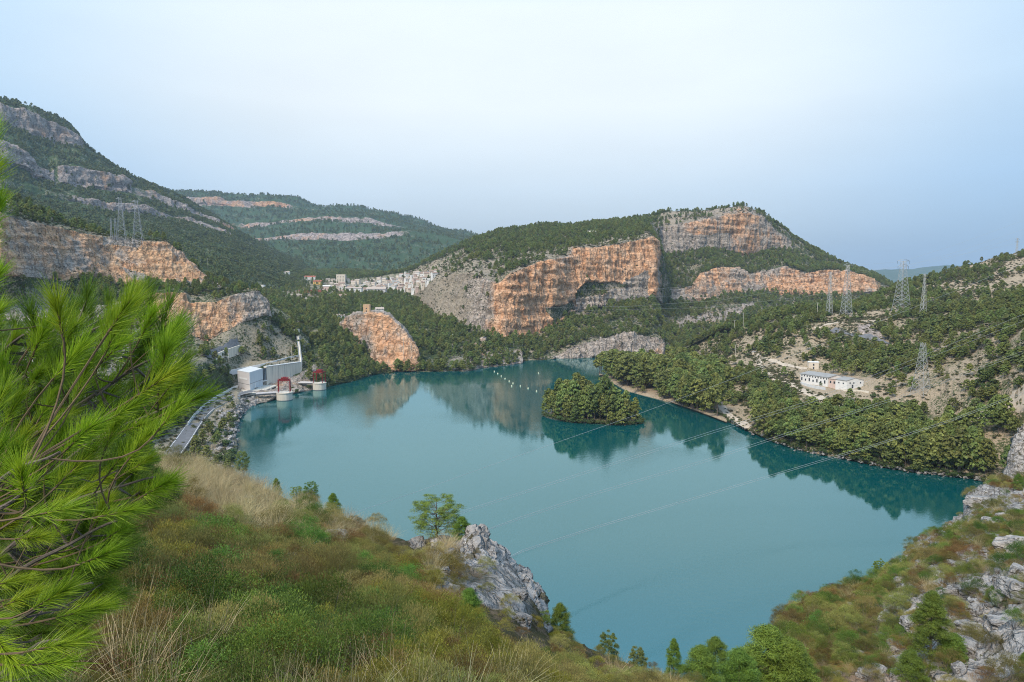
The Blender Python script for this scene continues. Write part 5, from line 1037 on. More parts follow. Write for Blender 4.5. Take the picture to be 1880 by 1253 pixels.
for (x0, x1, y, n) in [(595, 700, 521, 9), (600, 690, 527, 8), (604, 700, 533, 9), (620, 690, 539, 5)]:
    for k in range(n):
        i = rv.randrange(6); x = x0 + (x1 - x0) * (k + .5) / n + rv.uniform(-3, 3); put_house(i, x, y + rv.uniform(-1.6, 1.6), rv.uniform(.75, 1.1), rv.uniform(-.5, .5), cn[i] + ' house in the lower left quarter of the village, above the trees', cn[i] + ' houses of the lower village')
def own(label, px, py, wm, rm, w, d, h, gable, flat=False, nw=4, fl=2, rz=0.0, name='house', cat='house', Y=None):
    e_ = house_proto(0, wm, rm, w, d, h, gable, flat, name, nw, fl); g = G(px, py) if Y is None else WY(px, py, Y); e_.location = g; e_.rotation_euler = (0, 0, rz); tag(e_, label, cat); return e_
own('wide white house with a red roof at the upper left of the village', 570, 515, M_white, M_roofr, 25, 10, 8, 2.5, nw=6, rz=.05)
own('bright yellow house left of the village tower block', 584, 523, M_yel, M_roofr, 18, 11, 7, 2.0, nw=4)
own('tallest building of the village, square cream tower block', 627, 522, M_cream, M_cream, 19, 14, 21, 0, flat=True, nw=5, fl=6, name='apartment_block', cat='building')
own('pink house with white bands in the lower village, left of the dark trees', 599, 534, M_pink, M_white, 18, 11, 9, 1.5, nw=5)
own('large grey hall with a broad roof at the lower edge of the village', 692, 541, M_clad, M_roofc, 36, 18, 11, 3.5, nw=7, name='hall', cat='building')
own('long white apartment row below the village tower block', 650, 541, M_white, M_roofc, 30, 12, 12, 1.5, nw=8, fl=3, name='apartment_row', cat='building')
own('lone white square house at the left edge of the valley', 481, 532, M_white, M_white, 9.5, 9, 8, 0, flat=True, nw=2)
own('small white farmhouse high on the slope left of the village', 527, 504, M_white, M_roofc, 14, 8, 6, 1.5, nw=3)
own('white villa with two gables on the field edge below the village', 627, 550, M_white, M_roofb, 17, 9, 6, 2.5, nw=4)
own('small white outbuilding right of the villa below the village', 643, 552, M_white, M_white, 7, 6, 4, 0, flat=True, nw=2, fl=1)
own('white gabled cottage among trees behind the ochre knob', 697, 574, M_white, M_roofc, 11, 8, 5, 2.0, nw=3, rz=.3, Y=930)
own('low white house half hidden by trees left of the ochre knob', 622, 586, M_white, M_roofc, 14, 8, 5, 1.5, nw=3, rz=.5)
own('white shed in the fields left of the village', 546, 546, M_white, M_roofc, 10, 6, 4, 1.5, nw=2, fl=1)
own('low white building with flat roof beside the rocky shore right of the knob', 820, 620, M_white, M_clad, 16, 8, 3.5, 0, flat=True, nw=3, fl=1)
own('lone pinkish house in the pine woods on top of the central hill', 1086, 432, M_pink, M_cream, 15, 9, 6, 1.5, nw=4, rz=.1)
tw = own('ochre ruined square tower on top of the knob by the village', 674, 574, M_tan, M_tan, 7, 7, 8.5, 0, flat=True, nw=1, fl=2, name='ruined_tower', cat='tower')
# terraced fields and the red sports ground
for lab, pts, m_ in (('red_ground', [(548, 533), (585, 533), (590, 538), (545, 539)], M_red_g), ('dirt_terrace', [(548, 549), (600, 547), (618, 552), (560, 556)], M_dirt), ('dirt_terrace', [(530, 541), (580, 541), (585, 544), (528, 545)], M_dirt)):
    P = [G(a, b_, .6) for a, b_ in pts]; zt = max(p.z for p in P); q = MB(); q.prism([(p.x, p.y) for p in P], zt - 6, zt + .3); tag(q.build('terrace', m_), kind='structure')
# rockfall net on the left bank
e_ = empty('rockfall_fence', G(20, 530)); tag(e_, 'grey rockfall net fence with leaning posts under the left cliff', 'fence'); q = MB(); w_ = MB(); last = None; o5 = Vector(e_.location)
for k in range(15):
    p = G(12 + k * 12.5, 534 + k * 1.6) - o5; t_ = p + Vector((.8, -1.2, 4.6)); q.tube([p, t_], .10, n=4)
    if last:
        for j in range(7): w_.tube([last[0].lerp(last[1], j / 6), p.lerp(t_, j / 6)], .035, n=3)
        for j in range(8): w_.tube([last[0].lerp(p, j / 8), last[1].lerp(t_, j / 8 + .06)], .03, n=3)
    last = (p, t_)
q.build('posts', M_steel_b, e_); w_.build('net', M_steel_b, e_)
# buoys
first = None
for k, (a, b_) in enumerate(((907.7, 683), (913.8, 686.8), (920.4, 691.4), (927.3, 696.3), (935, 701), (942, 704.7), (939.5, 709.8), (955.4, 709.8), (969.7, 714), (985, 719.2), (988.8, 686))):
    p = W(a, b_, 0)
    if first is None:
        first = empty('buoy', p); q = MB(); q.tube([(0, 0, -.4), (0, 0, .25), (0, 0, .7), (0, 0, .9)], .62, .5, 8); q.build('float', M_buoy, first); q = MB(); q.tube([(0, 0, .9), (0, 0, 1.5)], .12, n=5); q.build('top_mark', M_steel, first); o = first
    else: o = copy_tree(first)
    o.location = p; tag(o, 'pale buoy standing apart, far right of the buoy line' if k == 10 else 'pale yellow buoy in the line across the far part of the lake', 'buoy', None if k == 10 else 'line of buoys on the lake')
    if k == 10 and 'group' in o: del o['group']

for px_, py_, s_, kd, lab in ((383, 800, .62, 'pine', 'dark pine on the bank below the road, upper one of a small clump'), (372, 815, .7, 'pine', 'dark pine on the bank below the road, left one of a small clump'), (395, 822, .6, 'pine', 'dark pine on the bank below the road, right one of a small clump'), (405, 792, .5, 'pine', 'small pine between road and pale rocks on the left bank'), (418, 803, .9, 'broad', 'rounded bush among the pale rocks of the left bank'), (360, 838, .8, 'pine', 'tall dark pine beside the near bend of the road'), (380, 850, .75, 'pine', 'dark pine in the corner between near road and rocks'), (398, 862, .6, 'pine', 'lowest dark pine above the grassy crest on the left bank'), (432, 768, .8, 'broad', 'rounded bush on the rocks near the water below the quay'), (415, 775, .8, 'broad', 'bush between guard rail and pale rocks'), (345, 862, .7, 'pine', 'dark pine just above the grassy crest beside the road')):
    p = G(px_, py_)
    if p.y < 150: p = W(px_, py_, 7)
    single(kd, int(px_) % 4, (p.x, p.y, p.z - .2), s_, px_, 'pine_tree' if kd == 'pine' else 'shore_bush', lab, 'pine tree' if kd == 'pine' else 'bush', None)

rb = random.Random(15)
for k in range(34):
    t_ = rb.random(); x = 352 + 78 * rb.random(); y = 742 + 125 * rb.random()
    if x < np.interp(y, [742, 770, 800, 830, 870], [415, 388, 362, 340, 330]) + 6: continue
    p = W(x, y, 5.5); z_ = gz(p.x, p.y, 5.5)
    if p.y < 250 or z_ > 16: continue
    kd = rb.choice(('pine', 'broad', 'broad')); single(kd, rb.randrange(4), (p.x, p.y, z_ - .2), rb.uniform(.45, .7) if kd == 'pine' else rb.uniform(.8, 1.3), rb.uniform(0, 6), 'pine_tree' if kd == 'pine' else 'shore_bush', ('small dark pine' if kd == 'pine' else 'dark bush') + ' on the bank between the lakeside road and the pale rocks', 'pine tree' if kd == 'pine' else 'bush', ('small pines' if kd == 'pine' else 'bushes') + ' between road and shore rocks')

for px_, py_, s_, kd, lab in ((1515, 689, .75, 'pine', 'pine behind the grey roof of the long white building, leftmost'), (1530, 686, .9, 'pine', 'tall pine behind the middle of the long white building'), (1549, 690, .8, 'pine', 'pine behind the ochre middle part of the long building'), (1563, 691, .75, 'pine', 'pine behind the gabled end house'), (1540, 676, .95, 'pine', 'tall pine in the second row behind the long white building'), (1572, 684, .85, 'pine', 'pine in the second row behind the gabled end house'),
        (1485, 705, .45, 'broad', 'small round bush before the left part of the long white building'), (1509, 709, .75, 'broad', 'round bush before the right part of the window row'), (1577, 716, .5, 'broad', 'dark bush against the front of the gabled end house'), (1612, 716, .9, 'broad', 'dark bush right of the gabled end house'), (1602, 730, .8, 'broad', 'bush on the pale ground below the gabled end house'), (1632, 722, 1.0, 'broad', 'large dark bush between the gabled house and the nearest pylon'), (1655, 712, .8, 'pine', 'pine between the gabled house and the nearest pylon'), (1538, 733, .8, 'broad', 'bush on the terrace edge below the long white building'), (1560, 737, .7, 'pine', 'pine on the terrace edge below the long white building')):
    p = G(px_, py_); p = p if 300 < p.y < 700 else W(px_, py_, 20); single(kd, int(px_) % 4, (p.x, p.y, p.z - .2), s_, px_, 'pine_tree' if kd == 'pine' else 'garden_bush', lab, 'pine tree' if kd == 'pine' else 'bush', None)
# ------------------------------------------------------------------ foreground: rocks
def ico(sub):
    import bmesh
    bm = bmesh.new(); bmesh.ops.create_icosphere(bm, subdivisions=sub, radius=1); V = np.array([v.co[:] for v in bm.verts]); Fc = np.array([[v.index for v in f.verts] for f in bm.faces]); bm.free(); return V, Fc
def rock_mesh(name, seed, sub=4, sq=(1, .8, .65), amp=.35):
    V, Fc = ico(sub); s = seed * 11.3
    d = amp * (ridged(V[:, 0] * 1.1 + s, V[:, 1] * 1.1, V[:, 2] * 1.1, 4, seed) - .2) + .12 * np.round(vnoise(V[:, 0] * 1.6 + s, V[:, 1] * 1.6, V[:, 2] * 3.2, seed + 4) * 3) / 3 + .05 * fbm(V[:, 0] * 7, V[:, 1] * 7, V[:, 2] * 7, 3, seed)
    V = V * (1 + d[:, None]); c = np.clip(V, -.85, .85) * np.array(sq); me = mesh_np(name, c, Fc, M_crag, False)
    for key, val in (('rock', 1.0), ('orange', 0.0), ('dry', 1.0)):
        a = me.attributes.new(key, 'FLOAT', 'POINT'); a.data.foreach_set('value', np.full(len(V), val, np.float32))
    return me
ROCKS = [rock_mesh('limestone_rock', k, 4, ((1, .8, .6), (1, .6, .5), (.8, 1, .8), (1.1, .7, .4), (.9, .9, .9))[k]) for k in range(5)]
PROTO['rock'] = [(r, None, r) for r in ROCKS]
# limestone ledge on the near slope
loft('rock_outcrop', [
    ([(790, 1060), (860, 1085), (900, 1120), (960, 1160), (1000, 1180)], 17.2, 26, {'rock': 1, 'orange': [(790, .2), (900, -.3)]}),
    ([(790, 1022), (850, 1022), (880, 1010), (920, 1050), (960, 1095), (990, 1140), (1000, 1165)], 19.4, 34, {'rock': 1, 'orange': -.2}),
    ([(790, 1010), (840, 1006), (860, 990), (868, 972), (885, 968), (892, 984), (905, 998), (918, 1004), (930, 1022), (945, 1040), (962, 1048), (972, 1064), (984, 1085), (990, 1110), (996, 1150), (1000, 1170)], 21.4, 8, {'rock': 1, 'orange': 0, 'jit': 4}),
    ([(790, 1010), (868, 975), (885, 972), (945, 1045), (984, 1095), (1000, 1175)], 22.5, 20, {'rock': 1, 'dz': -1.5}),
    ([(790, 1010), (868, 975), (885, 972), (945, 1045), (984, 1095), (1000, 1175)], 24.5, 1, {'rock': 1, 'dz': -9})],
    lin(790, 1001, .8), M_crag, 91, rs=.55, ramp_=.26, samp=.1, jit=3, jf=.08, kind='thing')
o = TERR[-1]['o']; tag(o, 'jagged pale grey limestone ledge at the edge of the near slope above the lake', 'rock outcrop')
loft('rock_outcrop', [
    ([(1846, 905), (1960, 905)], 137, 10, {'rock': 1, 'orange': -.4}),
    ([(1846, 888), (1856, 870), (1866, 850), (1960, 850)], 139, 34, {'rock': 1, 'orange': -.4}),
    ([(1846, 884), (1853, 870), (1856, 830), (1862, 800), (1872, 782), (1885, 776), (1910, 770), (1960, 790)], 143, 6, {'rock': 1, 'orange': -.4, 'jit': 2}),
    ([(1846, 890), (1862, 806), (1885, 780), (1960, 795)], 150, 10, {'rock': 1, 'dz': -2}), ([(1846, 890), (1862, 806), (1885, 780), (1960, 795)], 156, 1, {'rock': 1, 'dz': -20})],
    lin(1846, 1960, .9), M_crag, 93, rs=2.6, ramp_=1.0, samp=.3, jit=2, jf=.08, kind='thing')
o = TERR[-1]['o']; tag(o, 'tall grey limestone crag at the right edge of the view above the shore wood', 'rock outcrop')
rf = random.Random(77)
def rock_at(px, py, s, label, group=None, rz=None):
    g = G(px, py); o = link(bpy.data.objects.new('limestone_rock', ROCKS[rf.randrange(5)])); o.location = (g.x, g.y, g.z + s * .1); o.rotation_euler = (rf.uniform(-.3, .3), rf.uniform(-.3, .3), rf.uniform(0, 6.28)); o.scale = (s, s, s * rf.uniform(.6, 1)); tag(o, label, 'rock', group); return o
for (x, y, s, lab) in ((1795, 925, 3.0, 'grey rounded rock face at the top left edge of the lower right slope'), (1772, 1083, 1.6, 'single pale boulder in the middle of the scree on the lower right slope'), (1865, 1010, 2.8, 'broad pale rock slab by the right edge of the lower right slope'),
                       (1835, 1150, 2.2, 'white upright rock above the lower pines near the right edge'), (1700, 1040, 1.8, 'pale rock at the top of the scree band'), (1725, 1060, 1.4, 'pale rock just below the top of the scree band'),
                       (1820, 965, 1.8, 'flat pale rock below the top of the lower right slope'), (1870, 1090, 2.4, 'white fractured block at the right edge, half way down the slope'),
                       (585, 1002, .28, 'small white stone among the shrubs left of the lone tree'), (618, 990, .4, 'pale rock patch on the slope left of the lone tree'), (568, 1010, .35, 'whitish stone in the gully of shrubs'),
                       (800, 1050, .5, 'pale stony patch below the lone tree'), (830, 1100, .4, 'grey rock among shrubs under the limestone ledge'), (425, 968, .14, 'small white stone in the dry grass'), (355, 1072, .12, 'small pale stones between shrubs at the lower left')):
    rock_at(x, y, s * (.75 if x > 1500 else 1), lab)
for k in range(85):
    x = rf.uniform(1530, 1878); yb = np.interp(x, [1530, 1590, 1680, 1780, 1880], [1110, 1095, 1040, 960, 905]); y = rf.uniform(yb, 1245); rock_at(x, y, rf.choice((.25, .35, .5, .7, 1.1)), 'pale limestone rock scattered on the lower right slope', 'limestone rocks scattered on the lower right slope')
Pr = H['G']; sel = (Pr['px'] > 398) & (Pr['px'] < 470) & (Pr['py'] > 735) & (Pr['py'] < 905) & (Pr['P'][..., 2] < 6.3) & (Pr['P'][..., 2] > -1)
cand = Pr['P'][sel]; cand = cand[R_.choice(len(cand), 900)] + R_.normal(0, .8, (900, 3)) * [1, 1, .2]
forest('boulders', cand, ['rock'], 1.15, R_, 'pale riprap boulders along the left shore below the road', zs=.8, tilt=.6)
Pf_ = H['F']; sel = (Pf_['P'][..., 2] < 1.6) & (Pf_['P'][..., 2] > -.3) & (Pf_['px'] > 1275) & (Pf_['px'] < 1900); cand = Pf_['P'][sel]; cand = cand[R_.choice(len(cand), 320)] + R_.normal(0, 1.2, (320, 3)) * [1, 1, .1]
forest('boulders', cand, ['rock'], .8, R_, 'pale rocks along the right waterline', zs=.6, tilt=.5)
cand = Pf_['P'][(Pf_['P'][..., 2] < 2.2) & (Pf_['P'][..., 2] > .2) & (((Pf_['px'] > 1285) & (Pf_['px'] < 1370)) | (Pf_['px'] > 1400))]; cand = cand[R_.choice(len(cand), 260)] + R_.normal(0, 1.0, (260, 3)) * [1, 1, 0]
forest('shore_bushes', cand, ['broad'], .5, R_, 'grey green bushes fringing the right waterline', zs=.9)

# ------------------------------------------------------------------ foreground: shrubs
M_rose = leaf_mat('rosemary_leaves', (.085, .088, .028), (.46, .42, .12), hue_var=.08, nscale=3, val_var=.9)
M_mast = leaf_mat('mastic_leaves', (.035, .070, .014), (.21, .31, .045), hue_var=.07, nscale=3, val_var=.8)
M_heat = leaf_mat('heather_leaves', (.11, .080, .028), (.44, .33, .09), hue_var=.09, nscale=3, val_var=.9)
M_yell = leaf_mat('yellow_broom_leaves', (.13, .13, .025), (.42, .38, .06), hue_var=.04, nscale=3)
M_grass = leaf_mat('dry_grass', (.36, .27, .13), (.66, .54, .30), hue_var=.03, nscale=3, trans=.2)
M_twig = plain('shrub_twig', (.20, .165, .14), .95, var=.4, scale=30)
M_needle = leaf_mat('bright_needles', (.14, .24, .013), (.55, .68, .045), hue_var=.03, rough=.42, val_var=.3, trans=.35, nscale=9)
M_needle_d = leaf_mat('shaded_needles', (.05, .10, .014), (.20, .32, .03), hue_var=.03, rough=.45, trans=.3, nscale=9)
M_shoot = plain('pine_shoot_bark', (.17, .115, .065), .9, var=.3, scale=60)
def blades(base, dirn, ln, w, rng, bend=.25, seg=2):
    """narrow tapered leaves: base points, unit directions, lengths"""
    n = len(base); side = np.cross(dirn, rdir(rng, n)); side /= np.linalg.norm(side, axis=1, keepdims=True) + 1e-9
    bd = np.cross(dirn, side) * bend; V = []; 
    for k in range(seg + 1):
        t = k / seg; c = base + dirn * (ln * t)[:, None] + bd * (ln * t * t)[:, None]; ww = (w * (1 - t * .8))[:, None] if k < seg else (w * .15)[:, None]
        V.append(c - side * ww); V.append(c + side * ww)
    V = np.stack(V, 1); m = V.shape[1]; b0 = np.arange(n)[:, None] * m
    Fc = np.concatenate([b0 + np.array([[2 * k, 2 * k + 1, 2 * k + 3, 2 * k + 2]]) for k in range(seg)], 0)
    return V.reshape(-1, 3), Fc
def shrub(seed, nst, h, spread, nl, ll, lw, ang=.8, lo=.35, droop=0.0, up=.2):
    rng = np.random.default_rng(seed); st = MB(); Bs = []; Ds = []
    for i in range(nst):
        a = rng.uniform(0, 6.28); r = spread * rng.random() ** .5; hh = h * rng.uniform(.8, 1.08) * (.22 + .78 * math.sqrt(max(0, 1 - (r / spread) ** 2)))
        b0 = np.array([math.cos(a) * r * .3, math.sin(a) * r * .3, -.05]); tip = np.array([math.cos(a) * r + rng.normal(0, .05), math.sin(a) * r + rng.normal(0, .05), hh]); mid = (b0 + tip) / 2 + np.array([math.cos(a), math.sin(a), -.15]) * r * .22
        st.tube([b0, mid, tip], .007 * h / .8, .002, 3)
        t = lo + (1 - lo) * rng.random(nl) ** .8; p = (1 - t)[:, None] ** 2 * b0 + (2 * t * (1 - t))[:, None] * mid + (t ** 2)[:, None] * tip
        off = rdir(rng, nl) * (.010 + .030 * rng.random(nl))[:, None] * h; Bs.append(p + off * .8)
        d = (tip - mid); d /= np.linalg.norm(d); dd = d * (1 - ang * .5) + rdir(rng, nl) * ang * .8 + np.array([0, 0, up]); Ds.append(dd / np.linalg.norm(dd, axis=1, keepdims=True))
    B = np.concatenate(Bs); D = np.concatenate(Ds); n = len(B)
    return blades(B, D, ll * rng.uniform(.6, 1.4, n), lw * rng.uniform(.7, 1.3, n), rng, .15, 1), st
def shrub2(seed, nb, h, spread, per, ll, lw, br=.24, upw=.5, nst=14):
    """dome of leafy clumps over a few bare stems"""
    rng = np.random.default_rng(seed); st = MB(); Bs = []; Ds = []
    for i in range(nb):
        a = rng.uniform(0, 6.28); r = spread * math.sqrt(rng.random()); top = h * (.25 + .75 * math.sqrt(max(0, 1 - (r / spread) ** 2))); rb = br * h * rng.uniform(.6, 1.25)
        c = np.array([math.cos(a) * r, math.sin(a) * r, max(rb * .5, (top - rb) * (rng.uniform(.55, 1.0) if i % 3 else 1.0))]); n = int(per * rng.uniform(.6, 1.3)); d = rdir(rng, n); d[:, 2] = np.abs(d[:, 2]) * .95 - .12
        Bs.append(c + d * (rb * (.25 + .75 * rng.random(n) ** .6) * rng.uniform(.8, 1.25, n))[:, None]); q = d * .6 + rdir(rng, n) * .4 + np.array([0, 0, upw]); Ds.append(q / np.linalg.norm(q, axis=1, keepdims=True))
        if i < nst: st.tube([(c[0] * .15, c[1] * .15, -.05), (c[0] * .6, c[1] * .6, c[2] * .45), tuple(c)], .008, .002, 3)
    B = np.concatenate(Bs); D = np.concatenate(Ds); n = len(B)
    return blades(B, D, ll * rng.uniform(.6, 1.5, n), lw * rng.uniform(.7, 1.3, n), rng, .15, 1), st
KSH = {'rosemary': [], 'mastic': [], 'heather': [], 'broom': [], 'grass': []}
for i in range(3):
    f, st = shrub2(300 + i, 36, .72, .48, 330, .022, .0021, .23, .7); proto('rosemary', i, f, M_rose, st, M_twig)
    f, st = shrub2(310 + i, 32, .75, .52, 330, .015, .0040, .24, .3); proto('mastic', i, f, M_mast, st, M_twig)
    f, st = shrub2(320 + i, 38, .58, .46, 310, .019, .0020, .26, .6); proto('heather', i, f, M_heat, st, M_twig)
    f, st = shrub2(330 + i, 28, .66, .40, 320, .018, .0030, .24, .5); proto('broom', i, f, M_yell, st, M_twig)
    rng = np.random.default_rng(340 + i); n = 170; a = rng.uniform(0, 6.28, n); r = .13 * rng.random(n); B = np.stack([np.cos(a) * r, np.sin(a) * r, 0 * a], 1)
    D = np.stack([np.cos(a) * rng.uniform(.1, .8, n), np.sin(a) * rng.uniform(.1, .8, n), np.ones(n)], 1); D /= np.linalg.norm(D, axis=1, keepdims=True)
    V, Fc = blades(B, D, rng.uniform(.35, .75, n), rng.uniform(.0020, .0040, n), rng, .45, 4); V[:, 2] -= .35 * (np.hypot(V[:, 0], V[:, 1])) ** 1.5; proto('grass', i, (V, Fc), M_grass)
    f, st = shrub(350 + i, 16, .8, .45, 3, .02, .002, .8); proto('bare', i, f, M_heat, st, M_greybark)
def zone(px, py, Y):
    d = 'close to the camera' if Y < 7.5 else ('half way down the near slope' if Y < 17 else 'near the crest of the near slope')
    return d, ('at the left' if px < 420 else ('in the middle' if px < 760 else 'at the right'))
T = H['J']; J = T['P']; jpx, jpy = T['px'], T['py']
GRASSY = [(265, 835), (450, 868), (560, 930), (530, 985), (400, 965), (300, 915)]
KEEP = [[(845, 985), (880, 950), (970, 1030), (1010, 1150), (1000, 1215), (920, 1195), (835, 1110)], GRASSY, [(738, 965), (868, 960), (868, 1040), (738, 1040)]]
def jpoints(n, fn, seed, free=False):
    """n points spread over the near slope by picture area, weighted by fn(px,py)"""
    r = random.Random(seed); out = []; tries = 0
    while len(out) < n and tries < n * 9:
        tries += 1; x = r.uniform(-120, 1500); y = r.uniform(830, 1560)
        if r.random() > fn(x, y): continue
        if r.random() < .95 and any(in_poly(np.array([x]), np.array([y]), q)[0] for q in (KEEP if not free else KEEP[:1])): continue
        h = hit(x, y)
        if h is None or h.y > 52 or h.y < 2.6 or (x > 1290 and y < 1330): continue
        out.append((x, y, h))
    return out
AD = {'rosemary': ('olive grey rosemary like bush', 'bush'), 'mastic': ('deep green leafy bush', 'bush'), 'heather': ('brownish heath bush', 'bush'), 'broom': ('yellow green bush', 'bush'), 'grass': ('straw coloured grass tussock', 'grass tuft'), 'bare': ('leafless grey twiggy bush', 'bush')}
used_pts = []
def plant(kind, n, fn, s0, s1, seed, mind=.5):
    c = 0
    for (x, y, h) in jpoints(n * 4, fn, seed, kind == 'grass'):
        if c >= n: break
        if kind == 'grass' and h.y < 9: continue
        md = mind * (.62 + h.y * .012)
        if any(abs(h.x - q[0]) < md and abs(h.y - q[1]) < md and (h.x - q[0]) ** 2 + (h.y - q[1]) ** 2 < md * md for q in used_pts): continue
        used_pts.append((h.x, h.y)); d, w_ = zone(x, y, h.y); s = rf.choice((.65, .85, 1.0, 1.15, 1.4)) * rf.uniform(s0, s1) * (1.2 - .016 * min(h.y, 28)) * (.75 if h.y < 4 else 1); cap = float(np.interp(y - np.interp(x, [q[0] for q in skyJ], [q[1] for q in skyJ]), [0, 60, 160, 400], [40, 66, 115, 210])); s = min(s, cap * h.y / F / .85) * (.6 if x > 830 and y < 1260 else 1)
        lab = '%s %s, %s' % (AD[kind][0], w_, d); e_ = single(kind, rf.randrange(3), (h.x, h.y, h.z - .05), s, rf.uniform(0, 6.28), {'grass': 'grass_tussock', 'rosemary': 'rosemary_bush', 'mastic': 'mastic_bush', 'heather': 'heath_bush', 'broom': 'broom_bush', 'bare': 'leafless_bush'}[kind], lab, AD[kind][1], AD[kind][1] + 'es like the ' + AD[kind][0] + ' ' + w_ + ' ' + d, rf.uniform(.9, 1.3)); c += 1
g1 = lambda cx, cy, rx, ry: (lambda x, y: math.exp(-((x - cx) / rx) ** 2 - ((y - cy) / ry) ** 2))
plant('mastic', 42, lambda x, y: .01 + max(g1(560, 1190, 190, 120)(x, y), g1(420, 1080, 110, 90)(x, y), .8 * g1(500, 960, 60, 60)(x, y), .5 * g1(1000, 1200, 60, 60)(x, y)), .9, 1.25, 1, .5)
plant('broom', 60, lambda x, y: .06 + max(g1(300, 1075, 60, 30)(x, y), g1(520, 1250, 60, 60)(x, y), g1(780, 1210, 90, 80)(x, y), .8 * g1(1150, 1230, 50, 40)(x, y)), .8, 1.2, 2, .45)
plant('heather', 215, lambda x, y: .25 + max(g1(800, 1080, 180, 80)(x, y), g1(960, 1200, 150, 90)(x, y), g1(380, 980, 90, 60)(x, y)), .9, 1.3, 3, .42)
plant('rosemary', 230, lambda x, y: .5, .85, 1.3, 4, .40)
plant('grass', 220, lambda x, y: .004 + max(g1(370, 870, 110, 45)(x, y), .8 * g1(560, 950, 80, 30)(x, y), .5 * g1(740, 985, 60, 25)(x, y), .5 * g1(1200, 1230, 90, 40)(x, y), .35 * g1(820, 1010, 60, 40)(x, y)), .8, 1.25, 6, .22)
und = [h for (x, y, h) in jpoints(2600, lambda x, y: 1.0, 8)]
forest('undergrowth', np.array([h[:] for h in und]), ['heather', 'rosemary', 'rosemary', 'heather', 'broom'], .45, R_, 'tangled low undergrowth between the shrubs of the near slope', zs=.8)
gr = [h for (x, y, h) in jpoints(2600, lambda x, y: .003 + max(g1(380, 895, 120, 50)(x, y), .6 * g1(600, 960, 110, 30)(x, y)), 9, True)]
forest('dry_grass', np.array([h[:] for h in gr]), ['grass'], .85, R_, 'straw coloured dry grass on the crest at the left')
for k in range(70):
    x, y = rf.uniform(430, 1180), rf.uniform(900, 1240)
    if y < np.interp(x, [440, 600, 760, 890, 1000, 1150], [885, 955, 1000, 1010, 1160, 1225]): continue
    rock_at(x, y, rf.choice((.05, .07, .1, .16)) * (1 + hit(x, y).y * .05), 'small pale stone lying among the shrubs of the near slope', 'small stones on the near slope')
# the lower right slope
T = H['K']; T['A']['bare'] = np.clip(1.25 - T['A']['rock'] * 1.25, .22, 1)
Pk = keepfront(sample({id(T['o'])}, 1 / 1.1, R_, key='bare')); Pk = Pk[(Pk[:, 2] > 40)]
a, b_ = pxof(Pk); Pk = Pk[(a > 1390) & (a < 1900) & (b_ < 1290)]; Pk = Pk[np.argsort(Pk[:, 1])]; print('K', len(Pk))
kk = R_.permutation(len(Pk)); ind, rest = Pk[kk[:190]], Pk[kk[190:]]
for p in ind:
    kd = rf.choices(['heather', 'rosemary', 'mastic', 'grass'], [3, 4, 4, 2])[0]; nm = {'heather': 'brown heath bush', 'rosemary': 'olive bush', 'mastic': 'dark green bush', 'grass': 'dry grass tussock'}[kd]
    single(kd, rf.randrange(3), (p[0], p[1], p[2] - .1), rf.uniform(1.6, 3.0) * (.6 if kd == 'grass' else 1), rf.uniform(0, 6.28), {'grass': 'grass_tussock', 'rosemary': 'rosemary_bush', 'mastic': 'mastic_bush', 'heather': 'heath_bush'}[kd], nm + ' on the rocky lower right slope', 'grass tuft' if kd == 'grass' else 'bush', nm + 'es of the lower right slope', 1.35)
forest('undergrowth', rest, ['heather', 'rosemary', 'mastic', 'grass', 'rosemary', 'heather'], 1.6, R_, 'low brown scrub and dry grass on the lower right slope', zs=1.15)

# ------------------------------------------------------------------ foreground: small pines
def hd(kind, i, h, w, low, n, flat, rr_, per, leaf, m, r0, nl, lean=0):
    B = pine_blobs(400 + i, h, w, low, n, flat, rr_); V, Fc = crown(500 + i, B, int(per * 1.9), leaf * 1.0, .14, .25, .15, .9); proto(kind, i, (V, Fc), m, limbs_mb(i, B, h, r0, lean, nl, 6), M_bark)
hd('hd', 0, 5, .30, .05, 110, 0, .10, 180, .050, M_pine_y, .09, 26)        # bushy
hd('hd', 1, 5, .27, .08, 100, 0, .080, 190, .050, M_pine_y, .09, 26)        # conical
hd('hd', 2, 5, .48, .42, 90, .4, .095, 200, .055, M_pine_y, .10, 24)       # umbrella
hd('hd', 3, 5, .40, .22, 110, .1, .085, 75, .060, M_pine_y, .08, 70)       # open, limbs showing
hd('hdd', 0, 5, .36, .25, 90, .2, .095, 190, .055, M_pine, .09, 20)        # darker
